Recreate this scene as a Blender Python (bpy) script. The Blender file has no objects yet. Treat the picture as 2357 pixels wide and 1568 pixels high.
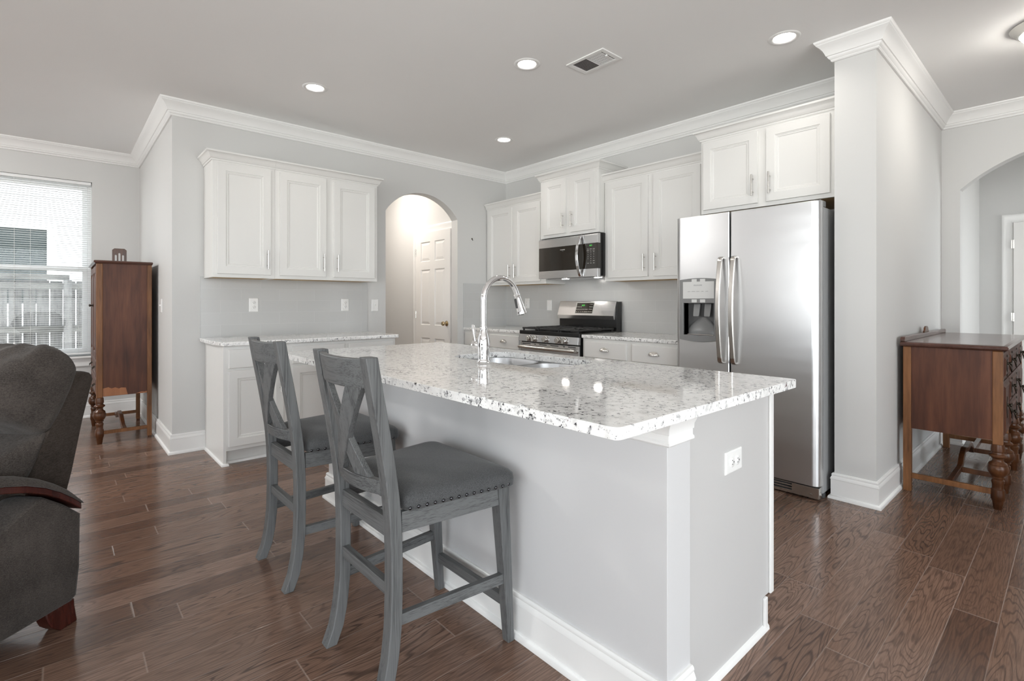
import bpy, bmesh, math, random
from mathutils import Vector, Matrix
random.seed(7)
C = bpy.context.scene
COL = C.collection
PI = math.pi

# ------------------------------------------------------------------ camera, world, exposure
cam_d = bpy.data.cameras.new('camera')
cam_d.sensor_width = 36.0
cam_d.lens = 36.0 * 1168.0 / 2357.0
cam_d.shift_y = -88.1 / 2357.0
cam_d.clip_start = 0.02
cam = bpy.data.objects.new('camera', cam_d)
cam.location = (0, 0, 1.178)
cam.rotation_euler = (PI / 2, 0, math.radians(48.17))
COL.objects.link(cam)
C.camera = cam

C.view_settings.view_transform = 'Standard'
C.view_settings.look = 'None'
C.view_settings.exposure = 0.0
C.view_settings.gamma = 1.0
C.view_settings.use_curve_mapping = False
C.cycles.max_bounces = 14
C.cycles.diffuse_bounces = 8
C.cycles.glossy_bounces = 6
C.cycles.transparent_max_bounces = 12
C.cycles.sample_clamp_indirect = 6.0
C.cycles.use_denoising = True
C.cycles.caustics_reflective = False
C.cycles.caustics_refractive = False

world = bpy.data.worlds.new('overcast_sky')
C.world = world
world.use_nodes = True
wn = world.node_tree
# surroundings of the house: sky above and a ground glow below the horizon, added to light the ceiling, of different brightness on each side
GROUND_F, SKY_F = 9.8, 5.8     # open yard in front (behind the viewer)
GROUND_R, SKY_R = 6.6, 7.8     # right-hand side
GROUND_W, SKY_W = 3.0, 5.0     # narrow side yard at left and the rest
_bg = wn.nodes['Background']; _bg.inputs['Strength'].default_value = 1.0
_tc = wn.nodes.new('ShaderNodeTexCoord'); _sp = wn.nodes.new('ShaderNodeSeparateXYZ')
wn.links.new(_tc.outputs['Generated'], _sp.inputs[0])
def _m(op, a, b=None, clamp=False):
    nd = wn.nodes.new('ShaderNodeMath'); nd.operation = op; nd.use_clamp = clamp
    for i, x in enumerate((a, b)):
        if x is None: continue
        if isinstance(x, (int, float)): nd.inputs[i].default_value = x
        else: wn.links.new(x, nd.inputs[i])
    return nd.outputs[0]
def _mix(f, a, b):
    nd = wn.nodes.new('ShaderNodeMix'); nd.data_type = 'RGBA'; wn.links.new(f, nd.inputs[0])
    for sk, x in ((nd.inputs[6], a), (nd.inputs[7], b)):
        if isinstance(x, tuple): sk.default_value = (*x, 1)
        else: wn.links.new(x, sk)
    return nd.outputs[2]
_x, _y, _z = _sp.outputs
_up = _m('ADD', _m('MULTIPLY', _z, 12.0), 0.5, True)
_front = _m('ADD', _m('MULTIPLY', _m('SUBTRACT', _m('MULTIPLY', _y, -1.0), _m('ABSOLUTE', _x)), 6.0), 0.5, True)
_right = _m('ADD', _m('MULTIPLY', _x, 8.0), 0.5, True)
def _side(g, k): return _mix(_up, tuple(g * c for c in (1.0, 0.995, 0.985)), tuple(k * c for c in (0.93, 0.97, 1.02)))
_col = _mix(_right, _side(GROUND_W, SKY_W), _side(GROUND_R, SKY_R))
_col = _mix(_front, _col, _side(GROUND_F, SKY_F))
wn.links.new(_col, _bg.inputs['Color'])

def portal(loc, rot, sx, sy):
    """daylight portal in a window opening: guides sky sampling, emits nothing itself"""
    d = bpy.data.lights.new('window_portal', 'AREA')
    d.shape = 'RECTANGLE'; d.size = sx; d.size_y = sy
    d.cycles.is_portal = True
    o = bpy.data.objects.new('window_portal', d)
    o.location = loc; o.rotation_euler = rot
    COL.objects.link(o)

CAN, HALL, PASS, COOK = 150.0, 62.0, 165.0, 120.0    # lamp strengths
LIV = 240.0  # strength of the added living room light
CEIL = 2.743
XA = -4.69      # kitchen left wall
YB = 4.096      # stove wall
XW = -6.77      # window wall
YR = 0.66       # return wall
XE, YS = 3.2, -4.6
# window openings: (a0, a1, z0, z1)
WIN_W = [(-0.66, 0.262, 0.63, 2.41), (-1.95, -1.03, 0.63, 2.41), (-3.3, -2.38, 0.63, 2.41)]  # second and third are unseen, added for daylight
WIN_S = [(-2.7, -0.2, 0.08, 2.55), (0.05, 2.85, 0.08, 2.55)]  # unseen, added and sized to brighten the room from behind the viewer
WIN_E = [(-4.3, -1.5, 0.08, 2.55), (-1.2, 2.4, 0.08, 2.55)]  # unseen, added to bring in light from the far right
CANS = [(-3.716, 1.398), (-2.420, 2.298), (-3.694, 3.203), (-1.163, 3.202)]
WIN_F = [(5.85, 7.5, 0.15, 2.4)]
for a0, a1, z0, z1 in WIN_W:
    portal((XW - 0.06, (a0 + a1) / 2, (z0 + z1) / 2), (PI / 2, 0, -PI / 2), a1 - a0, z1 - z0)
for a0, a1, z0, z1 in WIN_S:
    portal(((a0 + a1) / 2, YS - 0.06, (z0 + z1) / 2), (PI / 2, 0, 0), a1 - a0, z1 - z0)
for a0, a1, z0, z1 in WIN_E:
    portal((XE + 0.06, (a0 + a1) / 2, (z0 + z1) / 2), (PI / 2, 0, PI / 2), a1 - a0, z1 - z0)
for a0, a1, z0, z1 in WIN_F:
    portal((1.26, (a0 + a1) / 2, (z0 + z1) / 2), (PI / 2, 0, PI / 2), a1 - a0, z1 - z0)

# ------------------------------------------------------------------ mesh helpers
class MB:
    def __init__(s):
        s.bm = bmesh.new()

    def quad(s, *pts):
        return s.bm.faces.new([s.bm.verts.new(p) for p in pts])

    def box(s, x0, x1, y0, y1, z0, z1):
        x0, x1 = min(x0, x1), max(x0, x1); y0, y1 = min(y0, y1), max(y0, y1); z0, z1 = min(z0, z1), max(z0, z1)
        v = [s.bm.verts.new(p) for p in ((x0, y0, z0), (x1, y0, z0), (x1, y1, z0), (x0, y1, z0),
                                         (x0, y0, z1), (x1, y0, z1), (x1, y1, z1), (x0, y1, z1))]
        for f in ((3, 2, 1, 0), (4, 5, 6, 7), (0, 1, 5, 4), (1, 2, 6, 5), (2, 3, 7, 6), (3, 0, 4, 7)):
            s.bm.faces.new([v[i] for i in f])
        return s

    def loft(s, rings, cap=True, closed=True):
        vs = [[s.bm.verts.new(p) for p in r] for r in rings]
        n = len(vs[0])
        for a, b in zip(vs, vs[1:]):
            for i in range(n if closed else n - 1):
                j = (i + 1) % n
                s.bm.faces.new((a[i], a[j], b[j], b[i]))
        if cap:
            s.bm.faces.new(vs[0][::-1]); s.bm.faces.new(vs[-1])
        return s

    def prism(s, poly, axis, a, b):
        def P(p, t):
            return {'x': (t, p[0], p[1]), 'y': (p[0], t, p[1]), 'z': (p[0], p[1], t)}[axis]
        s.loft([[P(p, a) for p in poly], [P(p, b) for p in poly]])
        return s

    def tube(s, pts, r, n=12, cap=True, flat=None):
        """round (or flat=(w,h,up): rectangular) sweep along pts"""
        pts = [Vector(p) for p in pts]
        rs = r if isinstance(r, (list, tuple)) else [r] * len(pts)
        up = None; rings = []
        for i, p in enumerate(pts):
            t = (pts[min(i + 1, len(pts) - 1)] - pts[max(i - 1, 0)]).normalized()
            if flat:
                w, h, u0 = flat
                side = t.cross(Vector(u0)).normalized(); uu = side.cross(t).normalized()
                k = rs[i] if rs[i] else 1
                rings.append([p + side * (w / 2 * a * k) + uu * (h / 2 * b * k) for a, b in ((-1, -1), (1, -1), (1, 1), (-1, 1))])
            else:
                if up is None:
                    up = Vector((0, 0, 1)) if abs(t.z) < 0.9 else Vector((1, 0, 0))
                side = t.cross(up).normalized(); up = side.cross(t).normalized()
                rings.append([p + (side * math.cos(2 * PI * k / n) + up * math.sin(2 * PI * k / n)) * rs[i] for k in range(n)])
        s.loft(rings, cap)
        return s

    def cyl(s, p0, p1, r0, r1=None, n=20):
        return s.tube([p0, p1], [r0, r0 if r1 is None else r1], n)

    def lathe(s, prof, org, n=24, axis=(0, 0, 1), cap=True):
        """prof: (radius, height) pairs along axis"""
        ax = Vector(axis).normalized()
        u = ax.orthogonal().normalized(); w = ax.cross(u)
        org = Vector(org)
        s.loft([[org + ax * h + (u * math.cos(2 * PI * k / n) + w * math.sin(2 * PI * k / n)) * max(r, 1e-4) for k in range(n)] for r, h in prof], cap)
        return s

    def sphere(s, c, r, n=14, m=8, sc=(1, 1, 1)):
        rings = []
        for i in range(m + 1):
            a = PI * i / m
            rr = max(math.sin(a), 1e-3)
            rings.append([(c[0] + r * sc[0] * rr * math.cos(2 * PI * k / n), c[1] + r * sc[1] * rr * math.sin(2 * PI * k / n), c[2] - r * sc[2] * math.cos(a)) for k in range(n)])
        s.loft(rings)
        return s

    def sweep(s, path, prof, closed=False, side=1):
        """mouldings: path of (x, y) at height z0, prof of (out, z); out is to the right of travel (side=1)"""
        n = len(path); rings = []
        for i in range(n):
            p = Vector(path[i])
            def nrm(a, b):
                d = (Vector(b) - Vector(a)).normalized()
                return Vector((d.y, -d.x)) * side
            if closed or 0 < i < n - 1:
                n1 = nrm(path[i - 1], path[i]); n2 = nrm(path[i], path[(i + 1) % n])
                m = (n1 + n2); m = m / max(m.dot(n1), 1e-3) if m.length > 1e-6 else n1
            else:
                m = nrm(path[0], path[1]) if i == 0 else nrm(path[-2], path[-1])
            rings.append([(p.x + m.x * o, p.y + m.y * o, z) for o, z in prof])
        if closed:
            rings.append(rings[0])
        s.loft(rings, cap=not closed)
        return s

    def grid_holes(s, a0, a1, b0, b1, holes, conv, t0, t1):
        """slab in (a, b) with rectangular holes, thickness t0..t1; conv(a, b, t) -> xyz"""
        A = sorted({a0, a1, *[h[0] for h in holes], *[h[1] for h in holes]})
        B = sorted({b0, b1, *[h[2] for h in holes], *[h[3] for h in holes]})
        A = [a for a in A if a0 <= a <= a1]; B = [b for b in B if b0 <= b <= b1]
        def solid(i, j):
            if not (0 <= i < len(A) - 1 and 0 <= j < len(B) - 1): return False
            ca, cb = (A[i] + A[i + 1]) / 2, (B[j] + B[j + 1]) / 2
            return not any(h[0] < ca < h[1] and h[2] < cb < h[3] for h in holes)
        cache = {}
        def V(a, b, t):
            k = (a, b, t)
            if k not in cache: cache[k] = s.bm.verts.new(conv(a, b, t))
            return cache[k]
        for i in range(len(A) - 1):
            for j in range(len(B) - 1):
                if not solid(i, j): continue
                x0, x1, y0, y1 = A[i], A[i + 1], B[j], B[j + 1]
                s.bm.faces.new((V(x0, y0, t0), V(x1, y0, t0), V(x1, y1, t0), V(x0, y1, t0)))
                s.bm.faces.new((V(x0, y0, t1), V(x0, y1, t1), V(x1, y1, t1), V(x1, y0, t1)))
                for (di, dj, p, q) in ((-1, 0, (x0, y0), (x0, y1)), (1, 0, (x1, y1), (x1, y0)), (0, -1, (x1, y0), (x0, y0)), (0, 1, (x0, y1), (x1, y1))):
                    if not solid(i + di, j + dj):
                        s.bm.faces.new((V(*p, t0), V(*q, t0), V(*q, t1), V(*p, t1)))
        return s

    def panel(s, fr, a0, a1, c0, c1, prof, back=0.0):
        """rectangular slab with stepped face: prof = [(inset, depth), ...], front filled at last loop"""
        loops = [(0, back)] + prof
        rings = []
        for ins, b in loops:
            rings.append([fr(a0 + ins, b, c0 + ins), fr(a1 - ins, b, c0 + ins), fr(a1 - ins, b, c1 - ins), fr(a0 + ins, b, c1 - ins)])
        s.loft(rings)
        return s

def frame(o, u, n):
    """local cabinet frame: a along u, b outward along n, c up"""
    o = Vector(o); u = Vector(u); n = Vector(n)
    return lambda a, b, c: tuple(o + u * a + n * b + Vector((0, 0, c)))

def fbox(mb, fr, a0, a1, b0, b1, c0, c1):
    p = fr(a0, b0, c0); q = fr(a1, b1, c1)
    return mb.box(p[0], q[0], p[1], q[1], p[2], q[2])

OFF = {}
LOCAL = set()
def obj(name, mb, material, parent=None, smooth=None, bevel=None, seg=2):
    bm = mb.bm
    bmesh.ops.recalc_face_normals(bm, faces=bm.faces)
    off = Vector((0, 0, 0))
    if parent is not None:
        off = OFF.get(parent.name, off)
        if off.length: bmesh.ops.translate(bm, vec=-off, verts=bm.verts)
    me = bpy.data.meshes.new(name)
    if smooth is not None:
        for f in bm.faces: f.smooth = True
    bm.to_mesh(me); bm.free()
    if smooth is not None: me.set_sharp_from_angle(angle=math.radians(smooth))
    me.materials.append(material)
    o = bpy.data.objects.new(name, me)
    COL.objects.link(o)
    if parent is not None:
        o.parent = parent
        OFF[o.name] = off
    if bevel:
        b = o.modifiers.new('bevel', 'BEVEL'); b.width = bevel; b.segments = seg; b.limit_method = 'ANGLE'; b.angle_limit = math.radians(40)
        b.harden_normals = False
    return o

def thing(name, label, cat, loc=(0, 0, 0), rotz=0, group=None):
    o = bpy.data.objects.new(name, None)
    o.empty_display_size = 0.1
    COL.objects.link(o)
    o.location = loc; o.rotation_euler = (0, 0, rotz)
    o['label'] = label; o['category'] = cat
    if group: o['group'] = group
    OFF[o.name] = Vector(loc) if rotz == 0 else Vector((0, 0, 0))
    return o

def local_thing(name, label, cat, loc, rotz, group=None):
    o = thing(name, label, cat, loc, rotz, group)
    OFF[o.name] = Vector((0, 0, 0))
    return o

def tag(o, label, cat, group=None):
    o['label'] = label; o['category'] = cat
    if group: o['group'] = group
    return o

def struct(name, mb, material, label=None, cat=None, **kw):
    o = obj(name, mb, material, **kw)
    o['kind'] = 'structure'
    if label: o['label'] = label; o['category'] = cat
    return o

def text(s, size, loc, rot, material, parent, name='lettering', align='CENTER', spacing=1.0):
    c = bpy.data.curves.new(name, 'FONT')
    c.body = s; c.size = size; c.align_x = align; c.align_y = 'CENTER'; c.extrude = 0.0002; c.space_line = spacing
    c.materials.append(material)
    o = bpy.data.objects.new(name, c)
    COL.objects.link(o)
    me = bpy.data.meshes.new_from_object(o)
    bpy.data.objects.remove(o); bpy.data.curves.remove(c)
    me.name = name
    if not me.materials: me.materials.append(material)
    o = bpy.data.objects.new(name, me)
    COL.objects.link(o)
    o.rotation_euler = rot
    o.location = Vector(loc) - OFF.get(parent.name, Vector((0, 0, 0)))
    o.parent = parent
    OFF[o.name] = Vector((0, 0, 0))
    return o

def copy_tree(o, parent=None):
    c = o.copy(); COL.objects.link(c); c.parent = parent
    OFF[c.name] = OFF.get(o.name, Vector((0, 0, 0)))
    for ch in list(o.children):
        copy_tree(ch, c)
    return c

# ------------------------------------------------------------------ materials
def mat(name, base=(0.8, 0.8, 0.8), rough=0.5, metal=0.0, spec=0.5, coat=0.0, coat_rough=0.1, emit=None, estr=0.0):
    m = bpy.data.materials.new(name); m.use_nodes = True
    b = m.node_tree.nodes['Principled BSDF']
    b.inputs['Base Color'].default_value = (*base, 1)
    b.inputs['Roughness'].default_value = rough
    b.inputs['Metallic'].default_value = metal
    b.inputs['Specular IOR Level'].default_value = spec
    b.inputs['Coat Weight'].default_value = coat
    b.inputs['Coat Roughness'].default_value = coat_rough
    if emit:
        b.inputs['Emission Color'].default_value = (*emit, 1)
        b.inputs['Emission Strength'].default_value = estr
    return m

class NT:
    """tiny node-graph helper"""
    def __init__(s, m):
        s.t = m.node_tree; s.b = s.t.nodes['Principled BSDF']
    def n(s, typ, **kw):
        nd = s.t.nodes.new(typ)
        for k, v in kw.items():
            if k.startswith('i_'):
                nd.inputs[k[2:].replace('_', ' ')].default_value = v
            else: setattr(nd, k, v)
        return nd
    def l(s, a, b): s.t.links.new(a, b)
    def math(s, op, a, b=None, c=None):
        nd = s.n('ShaderNodeMath', operation=op)
        for i, x in enumerate((a, b, c)):
            if x is None: continue
            if isinstance(x, (int, float)): nd.inputs[i].default_value = x
            else: s.l(x, nd.inputs[i])
        return nd.outputs[0]
    def coord(s, scale=(1, 1, 1), kind='Object', loc=(0, 0, 0), rot=(0, 0, 0)):
        tc = s.n('ShaderNodeTexCoord'); mp = s.n('ShaderNodeMapping')
        mp.inputs['Scale'].default_value = scale; mp.inputs['Location'].default_value = loc; mp.inputs['Rotation'].default_value = rot
        s.l(tc.outputs[kind], mp.inputs['Vector'])
        return mp.outputs['Vector']
    def noise(s, vec, scale, detail=3, rough=0.5, dist=0.0):
        nd = s.n('ShaderNodeTexNoise')
        nd.inputs['Scale'].default_value = scale; nd.inputs['Detail'].default_value = detail
        nd.inputs['Roughness'].default_value = rough; nd.inputs['Distortion'].default_value = dist
        s.l(vec, nd.inputs['Vector'])
        return nd.outputs['Fac']
    def ramp(s, fac, stops, interp='LINEAR'):
        nd = s.n('ShaderNodeValToRGB'); cr = nd.color_ramp; cr.interpolation = interp
        while len(cr.elements) < len(stops): cr.elements.new(0.5)
        for e, (p, c) in zip(cr.elements, stops):
            e.position = p; e.color = (*c, 1) if len(c) == 3 else c
        s.l(fac, nd.inputs['Fac'])
        return nd.outputs['Color']
    def mix(s, fac, a, b, blend='MIX'):
        nd = s.n('ShaderNodeMix', data_type='RGBA', blend_type=blend)
        for sock, x in ((nd.inputs[0], fac), (nd.inputs[6], a), (nd.inputs[7], b)):
            if isinstance(x, (int, float)): sock.default_value = x
            elif isinstance(x, tuple): sock.default_value = (*x, 1)
            else: s.l(x, sock)
        return nd.outputs[2]
    def bump(s, h, strength=0.2, dist=0.01):
        nd = s.n('ShaderNodeBump'); nd.inputs['Strength'].default_value = strength; nd.inputs['Distance'].default_value = dist
        s.l(h, nd.inputs['Height']); s.l(nd.outputs['Normal'], s.b.inputs['Normal'])
        return nd

def paint(name, col, rough=0.55, bump=0.04, spec=0.35):
    m = mat(name, col, rough, spec=spec); t = NT(m)
    v = t.coord()
    f = t.noise(v, 140, 2)
    t.bump(f, bump, 0.002)
    g = t.noise(v, 1.3, 2)
    k = 0.015
    t.l(t.mix(g, tuple(c * (1 - k) for c in col), tuple(min(1, c * (1 + k)) for c in col)), t.b.inputs['Base Color'])
    return m

def wood(name, dark, mid, light, axis='z', rough=0.35, fig=1.0, coat=0.0, pores=0.5, freq=9.0, stretch=0.09):
    m = mat(name, mid, rough, coat=coat, spec=0.3); t = NT(m)
    st = stretch
    sc = {'x': (st, 1, 1), 'y': (1, st, 1), 'z': (1, 1, st)}[axis]
    v = t.coord(sc)
    n1 = t.noise(v, freq, 5, 0.6, 1.2 * fig)
    n2 = t.noise(v, freq * 9, 3, 0.6, 0.3)
    n3 = t.noise(t.coord(), 2.2, 2)
    f = t.math('ADD', t.math('MULTIPLY', n1, 0.62), t.math('MULTIPLY', n2, 0.38 * pores * 2))
    f = t.math('ADD', f, t.math('MULTIPLY', t.math('SUBTRACT', n3, 0.5), 0.35))
    c = t.ramp(f, [(0.30, dark), (0.52, mid), (0.75, light)])
    t.l(c, t.b.inputs['Base Color'])
    t.bump(n2, 0.12, 0.002)
    return m

M = {}
M['wall'] = paint('wall_paint', (0.62, 0.62, 0.61), 0.6)
M['ceiling'] = paint('ceiling_paint', (0.885, 0.885, 0.88), 0.8, 0.08, 0.2)
M['trim'] = paint('trim_paint', (0.82, 0.82, 0.81), 0.32, 0.01, 0.5)
M['cab'] = paint('cabinet_paint', (0.74, 0.735, 0.715), 0.36, 0.01, 0.5)
M['door'] = paint('door_paint', (0.80, 0.79, 0.77), 0.38, 0.01, 0.5)
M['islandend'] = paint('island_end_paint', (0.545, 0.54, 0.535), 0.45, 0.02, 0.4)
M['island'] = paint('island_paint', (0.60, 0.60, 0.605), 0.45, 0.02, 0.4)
M['raw'] = wood('raw_plywood', (0.42, 0.27, 0.13), (0.52, 0.36, 0.19), (0.6, 0.44, 0.26), 'y', 0.6)
M['plastic'] = mat('white_plastic', (0.84, 0.84, 0.83), 0.3)
M['slot'] = mat('slot_dark', (0.05, 0.05, 0.05), 0.6)
M['chrome'] = mat('chrome', (0.90, 0.90, 0.91), 0.045, 1.0)
M['nickel'] = mat('brushed_nickel', (0.68, 0.66, 0.63), 0.24, 1.0)
M['brass'] = mat('aged_brass', (0.50, 0.40, 0.25), 0.22, 1.0)
M['black'] = mat('black_enamel', (0.012, 0.012, 0.012), 0.18)
M['iron'] = mat('cast_iron', (0.022, 0.022, 0.023), 0.5)
M['blackglass'] = mat('black_glass', (0.018, 0.014, 0.010), 0.06, spec=0.7)
M['darkgrey'] = mat('dark_grey_plastic', (0.10, 0.10, 0.10), 0.35)
M['midgrey'] = mat('mid_grey_plastic', (0.20, 0.20, 0.20), 0.3)
M['lightgrey'] = mat('light_grey_plastic', (0.60, 0.60, 0.59), 0.35)
M['fridgeside'] = mat('grey_textured_steel', (0.40, 0.405, 0.41), 0.40, 0.2)
M['green'] = mat('green_display', (0.02, 0.1, 0.02), 0.4, emit=(0.10, 0.9, 0.12), estr=0.9)
M['print'] = mat('white_print', (0.78, 0.78, 0.76), 0.5)
M['greyprint'] = mat('grey_print', (0.25, 0.25, 0.26), 0.5)
M['bulb'] = mat('lamp_lens', (1, 1, 1), 0.5, emit=(1.0, 0.95, 0.88), estr=CAN)
M['halllamp'] = mat('frosted_lamp_glass', (1, 1, 1), 0.5, emit=(1.0, 0.95, 0.88), estr=HALL)
M['passfill'] = mat('added_warm_glow', (1, 1, 1), 0.5, emit=(1.0, 0.91, 0.82), estr=PASS)
M['blind'] = mat('blind_vinyl', (0.82, 0.83, 0.83), 0.4)
M['cord'] = mat('blind_cord', (0.75, 0.75, 0.73), 0.7)
M['vinyl'] = mat('window_vinyl', (0.82, 0.83, 0.83), 0.35)

def steel(name, axis, rough=0.24, col=(0.60, 0.60, 0.605), wave=0.0, brush=0.05):
    m = mat(name, col, rough, 1.0); t = NT(m)
    sc = {'x': (0.6, 300, 300), 'z': (300, 300, 0.6), 'y': (300, 0.6, 300)}[axis]
    v = t.coord(sc)
    f = t.noise(v, 1.0, 2)
    r = t.math('ADD', t.math('MULTIPLY', f, 0.06), rough - 0.03)
    t.l(r, t.b.inputs['Roughness'])
    h = t.math('MULTIPLY', f, brush)
    if wave:
        w = t.noise(t.coord((1.0, 1.0, 2.6)), 2.6, 1.5, 0.4)
        h = t.math('ADD', h, t.math('MULTIPLY', w, wave))
    t.bump(h, 0.25, 0.004)
    return m
M['steelx'] = steel('stainless_horizontal', 'x', 0.26)
M['fridge'] = steel('stainless_fridge', 'x', 0.34, (0.64, 0.64, 0.645), 2.5, 0.0)
M['sink'] = steel('stainless_sink', 'x', 0.40, (0.50, 0.50, 0.505))

def make_granite():
    m = mat('granite', (0.78, 0.78, 0.77), 0.045, spec=0.5); t = NT(m)
    v = t.coord()
    warp = t.n('ShaderNodeTexNoise'); warp.inputs['Scale'].default_value = 24; warp.inputs['Detail'].default_value = 2
    t.l(v, warp.inputs['Vector'])
    add = t.n('ShaderNodeVectorMath', operation='MULTIPLY_ADD')
    t.l(warp.outputs['Color'], add.inputs[0]); add.inputs[1].default_value = (0.03,) * 3; t.l(v, add.inputs[2])
    vv = add.outputs[0]
    big = t.noise(v, 4.5, 3)
    mid = t.noise(vv, 30, 4, 0.6)
    fine = t.noise(vv, 120, 5, 0.7)
    grey = t.noise(vv, 62, 4, 0.6)
    base = t.ramp(mid, [(0.30, (0.68, 0.68, 0.67)), (0.44, (0.86, 0.86, 0.85)), (0.62, (0.92, 0.92, 0.91)), (0.80, (0.88, 0.86, 0.82))])
    gm = t.math('ADD', grey, t.math('MULTIPLY', t.math('SUBTRACT', big, 0.5), 0.20))
    gmask = t.ramp(gm, [(0.55, (0, 0, 0)), (0.64, (1, 1, 1))])
    c1 = t.mix(t.math('MULTIPLY', gmask, 0.62), base, (0.30, 0.30, 0.315))
    dk = t.math('ADD', fine, t.math('MULTIPLY', t.math('SUBTRACT', grey, 0.5), 0.55))
    dk = t.math('ADD', dk, t.math('MULTIPLY', t.math('SUBTRACT', big, 0.5), 0.25))
    dmask = t.ramp(dk, [(0.600, (0, 0, 0)), (0.640, (1, 1, 1))])
    c2 = t.mix(dmask, c1, (0.040, 0.039, 0.043))
    red = t.noise(v, 9, 2)
    rmask = t.math('MULTIPLY', t.ramp(red, [(0.71, (0, 0, 0)), (0.75, (1, 1, 1))]), t.ramp(fine, [(0.50, (0, 0, 0)), (0.58, (1, 1, 1))]))
    c3 = t.mix(rmask, c2, (0.10, 0.022, 0.028))
    t.l(c3, t.b.inputs['Base Color'])
    return m
M['granite'] = make_granite()

def make_floor():
    m = mat('oak_floor', (0.09, 0.05, 0.04), 0.3, spec=0.42); t = NT(m)
    W, L = 0.127, 1.05
    tc = t.n('ShaderNodeTexCoord'); sp = t.n('ShaderNodeSeparateXYZ')
    t.l(tc.outputs['Object'], sp.inputs[0])
    xs = t.math('DIVIDE', t.math('ADD', sp.outputs[0], 0.069), W)
    row = t.math('FLOOR', xs); fx = t.math('FRACT', xs)
    wn1 = t.n('ShaderNodeTexWhiteNoise', noise_dimensions='1D'); t.l(row, wn1.inputs['W'])
    ys = t.math('ADD', t.math('DIVIDE', sp.outputs[1], L), t.math('MULTIPLY', wn1.outputs['Value'], 7.3))
    colm = t.math('FLOOR', ys); fy = t.math('FRACT', ys)
    cmb = t.n('ShaderNodeCombineXYZ'); t.l(row, cmb.inputs[0]); t.l(colm, cmb.inputs[1])
    wn2 = t.n('ShaderNodeTexWhiteNoise', noise_dimensions='2D'); t.l(cmb.outputs[0], wn2.inputs['Vector'])
    rnd = wn2.outputs['Value']
    # per-board shifted coordinates, stretched along the board
    sh = t.n('ShaderNodeCombineXYZ')
    t.l(t.math('ADD', sp.outputs[0], t.math('MULTIPLY', rnd, 37.0)), sh.inputs[0])
    t.l(t.math('MULTIPLY', sp.outputs[1], 0.115), sh.inputs[1])
    t.l(t.math('MULTIPLY', rnd, 91.0), sh.inputs[2])
    fld = t.noise(sh.outputs[0], 7.5, 2.5, 0.5, 0.35)
    ring = t.math('SINE', t.math('MULTIPLY', fld, 190.0))
    cath = t.ramp(t.math('ADD', t.math('MULTIPLY', ring, 0.5), 0.5), [(0.0, (0, 0, 0)), (0.09, (0.35, 0.35, 0.35)), (0.30, (1, 1, 1))])
    sh2 = t.n('ShaderNodeCombineXYZ')
    t.l(t.math('ADD', sp.outputs[0], t.math('MULTIPLY', rnd, 11.0)), sh2.inputs[0])
    t.l(t.math('MULTIPLY', sp.outputs[1], 0.045), sh2.inputs[1])
    pore = t.noise(sh2.outputs[0], 190, 3, 0.6)
    base = t.ramp(rnd, [(0.0, (0.130, 0.075, 0.053)), (0.35, (0.180, 0.108, 0.077)), (0.7, (0.215, 0.131, 0.094)), (1.0, (0.265, 0.168, 0.126))])
    gs = t.n('ShaderNodeTexWhiteNoise', noise_dimensions='2D'); t.l(t.math('ADD', rnd, 3.7), gs.inputs['Vector'])
    amt = t.math('ADD', 0.25, t.math('MULTIPLY', gs.outputs['Value'], 0.5))
    c = t.mix(t.math('MULTIPLY', t.math('SUBTRACT', 1.0, cath), amt), base, (0.035, 0.022, 0.017))
    c = t.mix(t.math('MULTIPLY', t.ramp(pore, [(0.42, (1, 1, 1)), (0.55, (0, 0, 0))]), 0.35), c, (0.028, 0.017, 0.014))
    # bevelled board edges
    ex = t.math('MINIMUM', fx, t.math('SUBTRACT', 1.0, fx))
    ey = t.math('MINIMUM', fy, t.math('SUBTRACT', 1.0, fy))
    gx = t.ramp(ex, [(0.0, (0, 0, 0)), (0.017, (1, 1, 1))])
    gy = t.ramp(ey, [(0.0, (0, 0, 0)), (0.0022, (1, 1, 1))])
    g = t.math('MINIMUM', gx, gy)
    c = t.mix(t.math('MULTIPLY', t.math('SUBTRACT', 1.0, g), 0.42), c, (0.42, 0.33, 0.28))
    t.l(c, t.b.inputs['Base Color'])
    hs = t.math('ADD', t.math('MULTIPLY', g, 0.9), t.math('ADD', t.math('MULTIPLY', cath, 0.04), t.math('MULTIPLY', pore, 0.12)))
    # hand-scraped undulation
    und = t.noise(sh.outputs[0], 4.0, 1.5)
    hs = t.math('ADD', hs, t.math('MULTIPLY', und, 0.35))
    t.bump(hs, 0.32, 0.0022)
    r = t.math('ADD', 0.17, t.math('MULTIPLY', t.math('SUBTRACT', 1.0, cath), 0.10))
    t.l(r, t.b.inputs['Roughness'])
    return m
M['floor'] = make_floor()

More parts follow.
